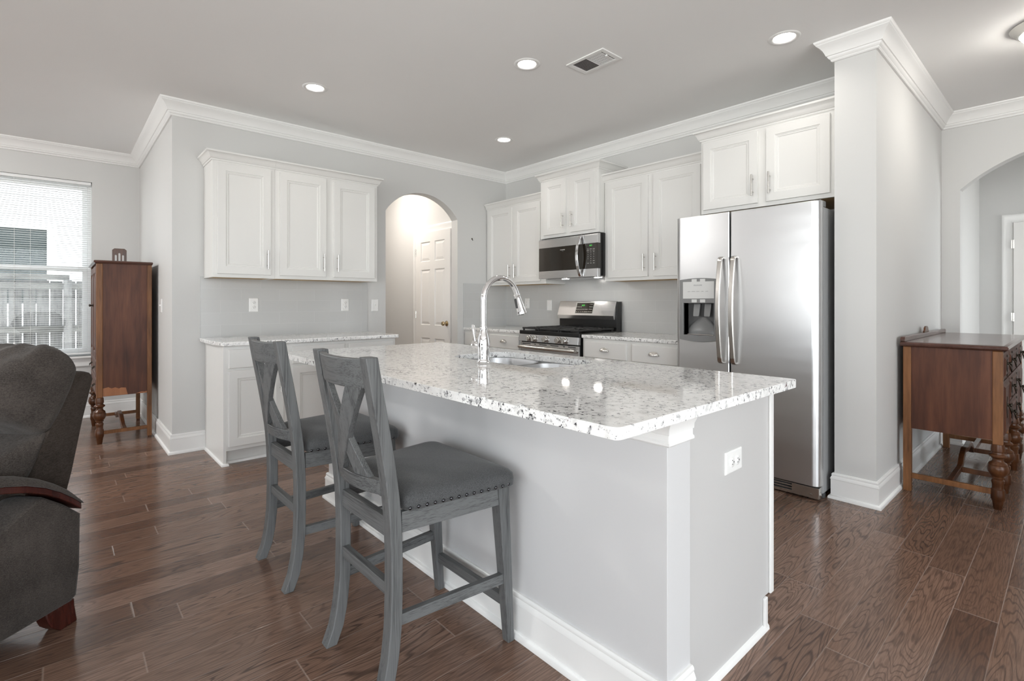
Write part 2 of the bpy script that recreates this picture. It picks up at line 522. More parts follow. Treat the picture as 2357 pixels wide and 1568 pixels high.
def make_tile():
    m = mat('grey_tile', (0.47, 0.48, 0.475), 0.18); t = NT(m)
    tc = t.n('ShaderNodeTexCoord'); sp = t.n('ShaderNodeSeparateXYZ'); t.l(tc.outputs['Object'], sp.inputs[0])
    cm = t.n('ShaderNodeCombineXYZ')
    t.l(t.math('ADD', t.math('ADD', sp.outputs[0], sp.outputs[1]), 0.03), cm.inputs[0]); t.l(t.math('ADD', sp.outputs[2], 0.008), cm.inputs[1])
    bk = t.n('ShaderNodeTexBrick', offset=0.5)
    bk.inputs['Scale'].default_value = 1.0; bk.inputs['Mortar Size'].default_value = 0.0014
    bk.inputs['Brick Width'].default_value = 0.305; bk.inputs['Row Height'].default_value = 0.1
    bk.inputs['Mortar Smooth'].default_value = 0.2
    bk.inputs['Color1'].default_value = (0.53, 0.535, 0.53, 1); bk.inputs['Color2'].default_value = (0.55, 0.555, 0.55, 1)
    bk.inputs['Mortar'].default_value = (0.60, 0.605, 0.60, 1)
    t.l(cm.outputs[0], bk.inputs['Vector'])
    t.l(bk.outputs['Color'], t.b.inputs['Base Color'])
    inv = t.math('SUBTRACT', 1.0, bk.outputs['Fac'])
    t.bump(inv, 0.35, 0.003)
    return m
M['tile'] = make_tile()

M['mahog'] = wood('mahogany_panel', (0.034, 0.011, 0.006), (0.080, 0.027, 0.014), (0.145, 0.054, 0.027), 'z', 0.45, 1.8, 0.0, 0.6, 4)
M['mahogx'] = wood('mahogany_top', (0.05, 0.022, 0.016), (0.085, 0.04, 0.03), (0.12, 0.06, 0.045), 'y', 0.25, 1.0, 0.4)
M['maple'] = wood('worn_brown_wood', (0.085, 0.034, 0.013), (0.20, 0.085, 0.032), (0.30, 0.135, 0.055), 'z', 0.42, 0.8, 0.0)
M['turned'] = wood('turned_brown_wood', (0.026, 0.009, 0.004), (0.080, 0.029, 0.011), (0.15, 0.058, 0.022), 'z', 0.30, 0.8, 0.1)
M['grey_z'] = wood('grey_wood_upright', (0.016, 0.0165, 0.017), (0.053, 0.0545, 0.0555), (0.125, 0.128, 0.129), 'z', 0.45, 0.4, 0.0, 1.1, 42, 0.022)
M['grey_x'] = wood('grey_wood_rail', (0.016, 0.0165, 0.017), (0.053, 0.0545, 0.0555), (0.125, 0.128, 0.129), 'x', 0.45, 0.4, 0.0, 1.1, 42, 0.022)
M['grey_y'] = wood('grey_wood_side', (0.016, 0.0165, 0.017), (0.053, 0.0545, 0.0555), (0.125, 0.128, 0.129), 'y', 0.45, 0.4, 0.0, 1.1, 42, 0.022)
M['cherry'] = wood('dark_cherry', (0.020, 0.005, 0.004), (0.045, 0.010, 0.007), (0.07, 0.018, 0.012), 'z', 0.2, 0.8, 0.4)
M['nail'] = mat('nailhead_steel', (0.07, 0.07, 0.075), 0.2, 1.0)
M['pull'] = mat('dark_bronze', (0.05, 0.04, 0.03), 0.35, 0.9)

def fabric(name, c1, c2, sc=900, rough=0.9, sheen=0.3, bumps=0.35, blotch=0.0):
    m = mat(name, c1, rough, spec=0.15); t = NT(m)
    t.b.inputs['Sheen Weight'].default_value = sheen; t.b.inputs['Sheen Roughness'].default_value = 0.45
    v = t.coord()
    a = t.noise(t.coord((1, 0.35, 1)), sc, 2, 0.7); b = t.noise(t.coord((0.35, 1, 1)), sc, 2, 0.7)
    f = t.math('MULTIPLY', t.math('ADD', a, b), 0.5)
    if blotch:
        f = t.math('ADD', f, t.math('MULTIPLY', t.math('SUBTRACT', t.noise(v, 7, 4, 0.6), 0.5), blotch))
    t.l(t.ramp(f, [(0.36, c1), (0.64, c2)]), t.b.inputs['Base Color'])
    t.bump(f, bumps, 0.0015)
    return m
M['seat'] = fabric('charcoal_linen', (0.026, 0.027, 0.028), (0.112, 0.114, 0.116), sheen=0.22)
M['suede'] = fabric('brown_grey_microfibre', (0.030, 0.025, 0.022), (0.082, 0.070, 0.062), 320, 0.95, 0.08, 0.15, 0.5)
M['suede_dark'] = fabric('dark_microfibre', (0.019, 0.0145, 0.0115), (0.052, 0.041, 0.034), 320, 0.95, 0.06, 0.15, 0.5)
M['siding'] = paint('white_siding', (0.54, 0.55, 0.56), 0.6)
M['fence'] = wood('weathered_fence', (0.03, 0.03, 0.03), (0.12, 0.12, 0.12), (0.27, 0.27, 0.27), 'z', 0.8, 1.0, 0.0, 0.9, 5)
M['rail_fence'] = wood('weathered_rail', (0.04, 0.04, 0.037), (0.12, 0.12, 0.115), (0.23, 0.23, 0.22), 'y', 0.8, 1.0, 0.0, 0.9, 5)
M['ground'] = mat('dry_ground', (0.18, 0.17, 0.13), 0.9)
M['farglass'] = mat('dark_window_glass', (0.03, 0.04, 0.04), 0.08)

def make_glass():
    m = bpy.data.materials.new('window_glass'); m.use_nodes = True
    nt = m.node_tree; nt.nodes.remove(nt.nodes['Principled BSDF'])
    out = nt.nodes['Material Output']
    tr = nt.nodes.new('ShaderNodeBsdfTransparent'); tr.inputs[0].default_value = (0.94, 0.96, 0.955, 1)
    gl = nt.nodes.new('ShaderNodeBsdfGlossy'); gl.inputs['Roughness'].default_value = 0.0
    fr = nt.nodes.new('ShaderNodeFresnel'); fr.inputs['IOR'].default_value = 1.45
    mx = nt.nodes.new('ShaderNodeMixShader')
    nt.links.new(fr.outputs[0], mx.inputs[0]); nt.links.new(tr.outputs[0], mx.inputs[1]); nt.links.new(gl.outputs[0], mx.inputs[2])
    nt.links.new(mx.outputs[0], out.inputs['Surface'])
    return m
M['glass'] = make_glass()
# ------------------------------------------------------------------ room shell
def arch_poly(x0, x1, zs, zt, n=20):
    """points of a segmental arch from (x1, zs) over the top to (x0, zs)"""
    w = (x1 - x0) / 2; r = zt - zs; R = (w * w + r * r) / (2 * r); cx = (x0 + x1) / 2; cz = zt - R
    a = math.asin(w / R)
    return [(cx + R * math.sin(a - 2 * a * i / n), cz + R * math.cos(a - 2 * a * i / n)) for i in range(n + 1)]

# floor and ceiling (L-shaped: nothing built outside the window wall)
mb = MB(); mb.grid_holes(-8.3, XE + 0.12, YS - 0.12, 7.8, [(-8.3, XW - 0.115, YS - 0.12, YR + 0.115)], lambda a, b, t: (a, b, t), 0.0, -0.12)
struct('floor', mb, M['floor'], 'dark brown oak plank floor running under the whole room', 'floor')
mb = MB(); mb.grid_holes(-8.3, XE + 0.12, YS - 0.12, 7.8, [(-8.3, XW - 0.115, YS - 0.12, YR + 0.115)] + [(x - 0.060, x + 0.060, y - 0.060, y + 0.060) for x, y in CANS], lambda a, b, t: (a, b, t), CEIL, CEIL + 0.12)
CEILING = struct('ceiling', mb, M['ceiling'], 'flat pale grey painted ceiling over kitchen and living room', 'ceiling')

# kitchen left wall with the arched opening
ARCH = (2.477, 3.37, 2.11, 2.345)
poly = [(YR, 0), (YR, CEIL), (YB + 0.115, CEIL), (YB + 0.115, 0), (ARCH[1], 0)] + arch_poly(*ARCH) + [(ARCH[0], 0)]
mb = MB(); mb.prism(poly, 'x', XA - 0.115, XA)
struct('wall_left', mb, M['wall'], 'pale grey kitchen wall with the arched doorway', 'wall', smooth=30)
mb = MB(); mb.box(XW - 0.115, XA - 0.115, YR, YR + 0.115, 0, CEIL)
struct('wall_return', mb, M['wall'], 'pale grey return wall behind the tall cabinet', 'wall')
mb = MB(); mb.box(XA, -0.982, YB, YB + 0.115, 0, CEIL)
struct('wall_back', mb, M['wall'], 'pale grey wall behind the range and refrigerator', 'wall')
mb = MB(); mb.box(-0.982, -0.772, 3.485, 5.665, 0, CEIL)
struct('wall_partition', mb, M['wall'], 'pale grey partition wall beside the refrigerator', 'wall')
HARCH = (-0.655, 0.845, 2.106, 2.406)
poly = [(-0.772, 0), (-0.772, CEIL), (XE, CEIL), (XE, 0), (HARCH[1], 0)] + arch_poly(*HARCH) + [(HARCH[0], 0)]
mb = MB(); mb.prism(poly, 'y', 5.55, 5.665)
struct('wall_hall', mb, M['wall'], 'pale grey hall wall with the wide arch at right', 'wall', smooth=30)
mb = MB(); mb.grid_holes(YS, YR + 0.115, 0, CEIL, WIN_W, lambda a, b, t: (t, a, b), XW, XW - 0.115)
struct('wall_window', mb, M['wall'], 'pale grey wall with the blind covered window', 'wall')
mb = MB(); mb.grid_holes(XW - 0.115, XE, 0, CEIL, WIN_S, lambda a, b, t: (a, t, b), YS, YS - 0.115)
struct('wall_front', mb, M['wall'], 'pale grey living room wall behind the viewer', 'wall')
mb = MB(); mb.grid_holes(YS - 0.115, 5.665, 0, CEIL, WIN_E, lambda a, b, t: (t, a, b), XE, XE + 0.115)
struct('wall_right', mb, M['wall'], 'pale grey living room wall on the far right', 'wall')
# pantry passage behind the left arch
mb = MB(); mb.box(-8.3, XA - 0.115, 3.415, 3.53, 0, CEIL)
struct('wall_passage', mb, M['wall'], 'warm lit passage wall seen through the arch', 'wall')
mb = MB(); mb.box(-8.3, XA - 0.115, 1.785, 1.9, 0, CEIL)
struct('wall_passage_near', mb, M['wall'], 'near side wall of the passage', 'wall')
mb = MB(); mb.box(-8.415, -8.3, 1.785, 3.53, 0, CEIL)
struct('wall_passage_end', mb, M['wall'], 'end wall of the passage', 'wall')
# foyer beyond the right arch
mb = MB(); mb.box(-0.855, -0.74, 5.665, 7.765, 0, CEIL)
struct('wall_foyer_left', mb, M['wall'], 'left wall of the foyer beyond the right arch', 'wall')
mb = MB(); mb.box(-0.855, 1.315, 7.65, 7.765, 0, CEIL)
struct('wall_foyer_back', mb, M['wall'], 'foyer wall holding the white door beyond the right arch', 'wall')
mb = MB(); mb.grid_holes(5.665, 7.765, 0, CEIL, WIN_F, lambda a, b, t: (t, a, b), 1.2, 1.315)
struct('wall_foyer_right', mb, M['wall'], 'right wall of the foyer', 'wall')

# crown moulding: one continuous run clockwise around the room
CP = [(0.0, -0.118), (0.011, -0.118), (0.016, -0.112), (0.016, -0.106), (0.026, -0.098), (0.030, -0.090), (0.030, -0.086), (0.036, -0.084),
      (0.041, -0.070), (0.050, -0.052), (0.062, -0.036), (0.074, -0.026), (0.078, -0.022), (0.078, -0.018), (0.085, -0.012), (0.088, -0.006), (0.088, 0.0), (0.0, 0.0)]
CP = [(a, CEIL + b) for a, b in CP]
runs = [
    ('trim_1', [(XW, YS), (XW, YR), (XA, YR), (XA, YB), (-0.982, YB), (-0.982, 3.485), (-0.772, 3.485), (-0.772, 5.55), (XE, 5.55), (XE, YS)],
     'white crown moulding running around the ceiling edge'),
]
for nm, path, lab in runs:
    mb = MB(); mb.sweep(path, CP, closed=True)
    struct(nm, mb, M['trim'], lab, 'crown moulding', smooth=38)

# baseboards with shoe moulding
BP = [(0.0, 0.152), (0.007, 0.152), (0.011, 0.148), (0.013, 0.141), (0.011, 0.136), (0.014, 0.130), (0.018, 0.120), (0.018, 0.116), (0.016, 0.114), (0.016, 0.022),
      (0.022, 0.020), (0.027, 0.014), (0.029, 0.006), (0.029, 0.0), (0.0, 0.0)]
for nm, path, lab in (
    ('baseboard_left', [(XW, YS), (XW, YR), (XA, YR), (XA, 0.884)], 'white baseboard under the window and around the wall corner'),
    ('baseboard_partition', [(-0.982, 4.0), (-0.982, 3.485), (-0.772, 3.485), (-0.772, 5.55), (-0.655, 5.55), (-0.655, 5.665)], 'white baseboard around the partition wall foot'),
    ('baseboard_foyer', [(-0.74, 5.70), (-0.74, 7.65), (-0.56, 7.65)], 'white baseboard in the foyer'),
    ('baseboard_hall', [(0.845, 5.665), (0.845, 5.55), (XE, 5.55), (XE, YS), (XW + 0.03, YS)], 'white baseboard on the far right hall wall'),
    ('baseboard_passage', [(-8.3, 3.415), (-5.69, 3.415)], 'white baseboard in the passage'),
):
    mb = MB(); s = -1 if nm == 'baseboard_passage' else 1
    mb.sweep(path, BP, side=1)
    struct(nm, mb, M['trim'], lab, 'baseboard', smooth=38)

# grey backsplash tile
for nm, b, lab in (('backsplash_left', (XA, XA + 0.008, 0.85, 2.277, 0.892, 1.385), 'grey subway tile backsplash under the three-door wall cabinets'),
                   ('backsplash_corner', (XA, XA + 0.008, 3.449, YB - 0.008, 0.892, 1.396), 'short strip of grey tile on the left wall by the range corner'),
                   ('backsplash_back', (XA, -1.95, YB - 0.008, YB, 0.892, 1.44), 'grey subway tile backsplash behind the range')):
    mb = MB(); mb.box(*b)
    struct(nm, mb, M['tile'], lab, 'backsplash')

# ------------------------------------------------------------------ windows
def window(name, wall, o, label, lit=False):
    """double-hung vinyl window set in the outer part of the opening"""
    a0, a1, z0, z1 = o
    if wall == 'W': fr = frame((XW, 0, 0), (0, 1, 0), (-1, 0, 0))
    elif wall == 'S': fr = frame((0, YS, 0), (1, 0, 0), (0, -1, 0))
    elif wall == 'E': fr = frame((XE, 0, 0), (0, 1, 0), (1, 0, 0))
    else: fr = frame((1.2, 0, 0), (0, 1, 0), (1, 0, 0))
    conv = lambda a, b, t: fr(a, t, b)
    mb = MB(); mb.grid_holes(a0, a1, z0, z1, [(a0 + 0.035, a1 - 0.035, z0 + 0.035, z1 - 0.035)], conv, 0.05, 0.114)
    w = struct(name, mb, M['vinyl'], label, 'window', bevel=0.003)
    zm = (z0 + z1) / 2
    for nm, c0, c1, b0 in (('upper_sash', zm - 0.022, z1 - 0.036, 0.086), ('lower_sash', z0 + 0.036, zm + 0.022, 0.060)):
        mb = MB(); mb.grid_holes(a0 + 0.036, a1 - 0.036, c0, c1, [(a0 + 0.075, a1 - 0.075, c0 + 0.042, c1 - 0.042)], conv, b0, b0 + 0.025)
        s = obj(nm, mb, M['vinyl'], w, bevel=0.002)
        mb = MB(); mb.quad(*[fr(a, b0 + 0.012, c) for a, c in ((a0 + 0.072, c0 + 0.04), (a1 - 0.072, c0 + 0.04), (a1 - 0.072, c1 - 0.04), (a0 + 0.072, c1 - 0.04))])
        obj('pane', mb, M['glass'], s)
    mb = MB(); fbox(mb, fr, a0 - 0.045, a1 + 0.045, -0.045, 0.05, z0 - 0.022, z0)
    obj('window_sill', mb, M['trim'], w, bevel=0.006)
    mb = MB(); mb.panel(fr, a0 - 0.02, a1 + 0.02, z0 - 0.105, z0 - 0.022, [(0, -0.010), (0.006, -0.016)], 0.0)
    obj('apron', mb, M['trim'], w)
    return w
k = 0
for wall, wins in (('W', WIN_W), ('S', WIN_S), ('E', WIN_E), ('F', WIN_F)):
    for o in wins:
        k += 1
        lab = 'double hung white window behind the blinds at left' if k == 1 else ('unseen white window number %d outside the picture, giving daylight' % k)
        window('window_%d' % k, wall, o, lab)

# mini blind in the visible window
a0, a1, z0, z1 = WIN_W[0]
bl = thing('window_blind', 'white horizontal mini blind with open slats hanging in the left window', 'blind', (XW - 0.03, (a0 + a1) / 2, z1))
mb = MB(); mb.box(XW - 0.045, XW - 0.012, a0 + 0.006, a1 - 0.006, z1 - 0.032, z1 - 0.002)
obj('headrail', mb, M['blind'], bl, bevel=0.003)
mb = MB(); z = z1 - 0.045; zb = z0 + 0.05
while z > zb:
    # slightly cupped slat, tipped a few degrees
    rings = []
    for y in (a0 + 0.010, a1 - 0.010):
        rings.append([(XW - 0.028 + d, y, z + 0.10 * d + c) for d, c in ((-0.0125, 0), (0, 0.0016), (0.0125, 0), (0.0125, -0.0006), (0, 0.0010), (-0.0125, -0.0006))])
    mb.loft(rings)
    z -= 0.0213
obj('slats', mb, M['blind'], bl)
mb = MB(); mb.box(XW - 0.041, XW - 0.015, a0 + 0.008, a1 - 0.008, z0 + 0.016, z0 + 0.034)
obj('bottom_rail', mb, M['blind'], bl, bevel=0.003)
for y in (a0 + 0.12, (a0 + a1) / 2, a1 - 0.105):
    for dx in (-0.0135, 0.0135):
        mb = MB(); mb.cyl((XW - 0.028 + dx, y, z1 - 0.03), (XW - 0.028 + dx, y, z0 + 0.02), 0.0007, n=6)
        obj('ladder_cord', mb, M['cord'], bl)
mb = MB(); mb.cyl((XW - 0.008, -0.31, z1 - 0.03), (XW - 0.008, -0.31, 0.80), 0.0012, n=6)
pc = obj('pull_cord', mb, M['cord'], bl)
mb = MB(); mb.lathe([(0.001, 0.0), (0.005, -0.006), (0.008, -0.03), (0.006, -0.036), (0.001, -0.037)], (XW - 0.008, -0.31, 0.80), 10)
obj('tassel', mb, M['blind'], pc, smooth=40)

# added unseen mass above the ceiling, keeps bright sky off the side yard
mb = MB(); mb.box(XW - 0.5, XE + 0.5, YS - 0.5, 8.3, CEIL + 0.125, 6.0)
struct('sky_blocker', mb, M['siding'], 'unseen block above the ceiling added to shade the side yard', 'sky_blocker')
# ------------------------------------------------------------------ outside the window
mb = MB(); mb.box(-30, XW - 0.115, -14, YR, -0.42, -0.35)
struct('ground', mb, M['ground'], 'ground of the side yard outside the window', 'ground')
house = thing('neighbour_house', 'white sided neighbouring house beyond the fence outside the window', 'house', (-13.6, 0, -0.35))
mb = MB()
poly = []
HX = -13.6
for i in range(36):
    zz = -0.35 + i * 0.18
    poly += [(HX + 0.026, zz), (HX + 0.008, zz + 0.18)]
poly = [(HX - 0.15, -0.35)] + poly + [(HX - 0.15, -0.35 + 36 * 0.18)]
mb.loft([[(p[0], y, p[1]) for p in poly] for y in (-9.0, 6.0)])
obj('siding', mb, M['siding'], house)
HF = frame((HX, 0, 0), (0, 1, 0), (1, 0, 0))
wy1 = -0.16
mb = MB(); mb.grid_holes(wy1 - 1.11, wy1 + 0.147, 1.0, 2.74, [(wy1 - 0.96, wy1, 1.15, 2.60)], lambda a, b, t: HF(a, t, b), 0.0, 0.06)
hw = obj('window_casing', mb, M['trim'], house)
mb = MB(); fbox(mb, HF, wy1 - 0.97, wy1 + 0.01, 0.0, 0.03, 1.14, 2.61)
obj('pane', mb, M['farglass'], hw)
mb = MB(); fbox(mb, HF, wy1 - 0.96, wy1, 0.03, 0.045, 1.84, 1.88)
obj('meeting_rail', mb, M['vinyl'], hw)
fence = thing('wooden_fence', 'weathered grey board fence outside the left window', 'fence', (-9.6, -1, -0.35))
rr = random.Random(3)
y = -4.5
mb = MB()
while y < 1.5:
    w = 0.128 + rr.uniform(-0.004, 0.004)
    mb.box(-9.62 + rr.uniform(-0.006, 0.006), -9.60, y, y + w, -0.33, 1.488 + rr.uniform(-0.012, 0.0))
    y += w + rr.uniform(0.006, 0.022)
obj('boards', mb, M['fence'], fence)
for z in (0.76, 1.36):
    mb = MB(); mb.box(-9.60, -9.56, -4.5, 1.5, z, z + 0.09)
    obj('rail', mb, M['rail_fence'], fence)
mb = MB(); mb.box(-9.66, -9.53, -4.5, 0.124, 1.495, 1.565)
obj('cap_rail', mb, M['rail_fence'], fence, bevel=0.004)
for y in (-3.9, -1.7, 0.06):
    mb = MB(); mb.box(-9.60, -9.50, y, y + 0.09, -0.33, 1.49)
    obj('post', mb, M['fence'], fence)

# ------------------------------------------------------------------ doors
DOORP = [(0, 0.036), (0.0, 0.036)]
def six_panel(name, fr, a0, a1, z1, label, hinge_left, knob):
    mb = MB()
    W = a1 - a0; st = 0.115 * W / 0.76; mw = 0.10
    pw = (W - 2 * st - mw) / 2
    rows = [(0.24, 0.74), (0.90, 1.58), (1.68, 1.92)]
    cells = []
    for i in range(2):
        x0 = a0 + st + i * (pw + mw)
        for (c0, c1) in rows: cells.append((x0, x0 + pw, c0, c1))
    mb.grid_holes(a0, a1, 0.006, z1, cells, lambda a, b, t: fr(a, t, b), 0.0, 0.036)
    for (x0, x1, c0, c1) in cells:
        mb.panel(fr, x0, x1, c0, c1, [(0, 0.036), (0.006, 0.026), (0.012, 0.026), (0.040, 0.033)], 0.004)
    d = struct(name, mb, M['door'], label, 'door')
    kx = knob
    mb = MB(); o = Vector(fr(kx, 0.036, 0.93)); n = Vector(fr(kx, 1.036, 0.93)) - o
    mb.lathe([(0.032, 0.0), (0.032, 0.004), (0.026, 0.008), (0.011, 0.012), (0.010, 0.030), (0.018, 0.036), (0.026, 0.046), (0.027, 0.056), (0.022, 0.064), (0.001, 0.067)], o, 20, n)
    obj('knob', mb, M['brass'], d, smooth=40)
    hx = a0 - 0.004 if hinge_left else a1 + 0.004
    for c in (0.25, 1.02, 1.80):
        mb = MB(); mb.cyl(fr(hx, 0.040, c - 0.045), fr(hx, 0.040, c + 0.045), 0.006, n=10)
        fbox(mb, fr, hx - 0.014, hx + 0.012, 0.034, 0.0375, c - 0.045, c + 0.045)
        obj('hinge', mb, M['nickel'], d)
    return d
def casing(name, fr, a0, a1, z1, label, w=0.085):
    prof = [(0.0, 0.0), (0.0, 0.012), (0.010, 0.016), (0.016, 0.013), (0.050, 0.016), (0.062, 0.021), (0.078, 0.022), (w, 0.018), (w, 0.0)]
    mb = MB(); rings = []
    for (a, c, sa, sc) in ((a0, 0, -1, 0), (a0, z1, -1, 1), (a1, z1, 1, 1), (a1, 0, 1, 0)):
        rings.append([fr(a + sa * o, b, c + sc * o) for o, b in prof])
    mb.loft(rings)
    return struct(name, mb, M['trim'], label, 'door casing', smooth=35)
FD = frame((0, 3.415, 0), (1, 0, 0), (0, -1, 0))
six_panel('door_1', FD, -5.597, -4.850, 2.03, 'white six panel door with brass knob seen through the left arch', True, -4.915)
casing('trim_2', FD, -5.604, -4.843, 2.036, 'white casing around the passage door')
FE = frame((0, 7.65, 0), (1, 0, 0), (0, -1, 0))
six_panel('door_2', FE, -0.467, 0.345, 2.03, 'white door in the foyer at the right edge', True, 0.29)
casing('trim_3', FE, -0.474, 0.352, 2.036, 'white casing around the foyer door')
# ------------------------------------------------------------------ kitchen cabinets
RP = [(0.0, 0.017), (0.002, 0.019), (0.056, 0.019), (0.058, 0.015), (0.064, 0.0145), (0.066, 0.012), (0.073, 0.0125), (0.076, 0.009), (0.082, 0.008)]
DP = [(0.0, 0.016), (0.003, 0.019)]

def bar_pull(fr, a, c0, c1, parent):
    mb = MB()
    mb.cyl(fr(a, 0.050, c0), fr(a, 0.050, c1), 0.0058, n=12)
    m = (c1 - c0)
    for c in (c0 + 0.19 * m, c1 - 0.19 * m):
        mb.cyl(fr(a, 0.018, c), fr(a, 0.048, c), 0.0045, n=10)
    return obj('handle', mb, M['nickel'], parent, smooth=40)

def cup_pull(fr, a, c, parent, w=0.045, h=0.030):
    """ribbed bin pull"""
    mb = MB(); n = 24; m = 6; rings = []
    for i in range(m + 1):
        t = PI / 2 * i / m
        ring = []
        for k in range(n + 1):
            p = PI * k / n
            rib = 1.0 + 0.05 * math.cos(p * 10) * math.sin(t)
            ring.append(fr(a + w * math.cos(p) * math.sin(t) * rib, 0.019 + 0.024 * math.cos(t), c + h * math.sin(p) * math.sin(t) * rib))
        rings.append(ring)
    mb.loft(rings, cap=False, closed=False)
    rings2 = []
    for (dw, b) in ((1.08, 0.0195), (1.08, 0.022), (0.96, 0.024)):
        rings2.append([fr(a + w * dw * math.cos(PI * k / n), b, c + h * dw * math.sin(PI * k / n)) for k in range(n + 1)])
    mb.loft(rings2, cap=False, closed=False)
    o = obj('handle', mb, M['nickel'], parent, smooth=50)
    s = o.modifiers.new('thick', 'SOLIDIFY'); s.thickness = 0.002
    return o

CROWN = [(0.0, -0.004), (0.006, -0.004), (0.009, 0.004), (0.009, 0.008), (0.014, 0.010), (0.018, 0.018), (0.020, 0.020), (0.024, 0.034), (0.034, 0.048), (0.040, 0.052), (0.044, 0.054), (0.046, 0.060), (0.046, 0.066), (0.0, 0.066)]

def upper(label, wall, a0, a1, z0, z1, depth, doors, crown=True, ends=(0, 0), crown_ends=(True, True), group='white wall cabinets'):
    """wall cabinet: doors = list of (a0, a1, handle side or None)"""
    fr = frame((XA, 0, 0), (0, 1, 0), (1, 0, 0)) if wall == 'A' else frame((0, YB, 0), (1, 0, 0), (0, -1, 0))
    f = lambda a, b, c: fr(a, b + depth, c)
    t = thing('wall_cabinet', label, 'cabinet', fr((a0 + a1) / 2, depth / 2, z0), 0, group)
    mb = MB(); conv = lambda a, b, tt: fr(a, tt, b)
    fbox(mb, fr, a0, a1, 0.002, depth - 0.019, z0 + 0.012, z1)
    fbox(mb, fr, a0, a0 + 0.016, 0.002, depth - 0.019, z0, z0 + 0.012)
    fbox(mb, fr, a1 - 0.016, a1, 0.002, depth - 0.019, z0, z0 + 0.012)
    mb.grid_holes(a0, a1, z0, z1, [], conv, depth - 0.019, depth)
    obj('body', mb, M['cab'], t, bevel=0.0012)
    mb = MB(); fbox(mb, fr, a0 + 0.016, a1 - 0.016, 0.002, depth - 0.02, z0 + 0.003, z0 + 0.0115)
    obj('underside', mb, M['raw'], t)
    for d in doors:
        mb = MB(); mb.panel(f, d[0], d[1], z0 + 0.028 if len(d) < 4 else d[3], z1 - 0.022 if len(d) < 5 else d[4], RP, 0.0005)
        do = obj('door', mb, M['cab'], t)
        dz = z0 + 0.028 if len(d) < 4 else d[3]
        if d[2]:
            a = d[0] + 0.028 if d[2] == 'l' else d[1] - 0.028
            bar_pull(f, a, dz + 0.048, dz + 0.195, do)
    if crown:
        mb = MB(); prof = [(o, z1 + z) for o, z in CROWN]
        def P(a, b): return fr(a, b, 0)[:2]
        path = [P(a0, depth), P(a1, depth)]
        if crown_ends[0]: path = [P(a0, 0.004)] + path
        if crown_ends[1]: path = path + [P(a1, 0.004)]
        mb.sweep(path, prof, side=1)
        obj('crown_moulding', mb, M['cab'], t, smooth=38)
    return t

# left wall: single-door unit and two-door unit
upper('white single door wall cabinet at the left end above the grey tile', 'A', 0.873, 1.322, 1.370, 2.266, 0.305, [(0.905, 1.288, 'r')], crown_ends=(True, False))
upper('white two door wall cabinet nearest the arch above the grey tile', 'A', 1.3225, 2.228, 1.370, 2.266, 0.305, [(1.358, 1.743, 'r'), (1.809, 2.197, 'l')], crown_ends=(False, True))
# stove wall
upper('white two door wall cabinet in the corner left of the microwave', 'B', XA + 0.012, -3.705, 1.372, 2.262, 0.306, [(-4.633, -4.222, 'r'), (-4.182, -3.773, 'l')], crown_ends=(False, False))
upper('white two door wall cabinet directly above the microwave', 'B', -3.700, -2.946, 1.826, 2.414, 0.386, [(-3.645, -3.343, 'r', 1.856, 2.394), (-3.283, -2.975, 'l', 1.856, 2.394)])
upper('white two door wall cabinet between the microwave and the refrigerator', 'B', -2.940, -1.905, 1.372, 2.292, 0.306, [(-2.900, -2.470, 'r'), (-2.415, -1.990, 'l')], crown_ends=(True, False))
upper('white two door wall cabinet above the refrigerator', 'B', -1.892, -0.985, 1.835, 2.382, 0.496, [(-1.868, -1.474, 'r', 1.862, 2.360), (-1.418, -1.034, 'l', 1.862, 2.360)], crown_ends=(True, False))

def base_cab(label, wall, a0, a1, cols, depth, end_panel=None, pulls=True, group='white base cabinets', knob=None, top=0.862):
    fr = frame((XA, 0, 0), (0, 1, 0), (1, 0, 0)) if wall == 'A' else frame((0, YB, 0), (1, 0, 0), (0, -1, 0))
    f = lambda a, b, c: fr(a, b + depth, c)
    t = thing('base_cabinet', label, 'cabinet', fr((a0 + a1) / 2, depth / 2, 0), 0, group)
    mb = MB()
    fbox(mb, fr, a0, a1, 0.002, depth - 0.0, 0.105, top)
    fbox(mb, fr, a0, a0 + 0.018, 0.002, depth - 0.07, 0.0, 0.105)
    fbox(mb, fr, a1 - 0.018, a1, 0.002, depth - 0.07, 0.0, 0.105)
    obj('body', mb, M['cab'], t, bevel=0.0012)
    mb = MB(); fbox(mb, fr, a0 + 0.018, a1 - 0.018, 0.004, depth - 0.07, 0.0, 0.105)
    obj('toe_kick', mb, M['cab'], t)
    for (d0, d1, h) in cols:
        mb = MB(); mb.panel(f, d0, d1, 0.700, 0.836, DP, 0.0005)
        dr = obj('drawer', mb, M['cab'], t)
        if pulls: cup_pull(f, (d0 + d1) / 2, 0.762, dr)
        mb = MB(); mb.panel(f, d0, d1, 0.135, 0.682, RP, 0.0005)
        do = obj('door', mb, M['cab'], t)
        a = d0 + 0.028 if h == 'l' else d1 - 0.028
        bar_pull(f, a, 0.50, 0.647, do)
    return t
b = base_cab('white base cabinet at the left end with one drawer over one door', 'A', 0.886, 1.325, [(0.915, 1.292, 'r')], 0.605, pulls=False)
fr = frame((XA, 0, 0), (0, 1, 0), (1, 0, 0))
mb = MB(); fbox(mb, fr, 0.886 - 0.004, 0.902, 0.002, 0.606, 0.0, 0.862); obj('end_panel', mb, M['cab'], b, bevel=0.001)
mb = MB(); mb.sweep([(XA + 0.029, 0.882), (XA + 0.606, 0.882), (XA + 0.606, 0.905), (XA + 0.545, 0.905), (XA + 0.545, 1.325)], [(0.0, 0.020), (0.006, 0.018), (0.011, 0.012), (0.012, 0.0), (0, 0)], side=1)
obj('shoe_moulding', mb, M['trim'], b, smooth=38)
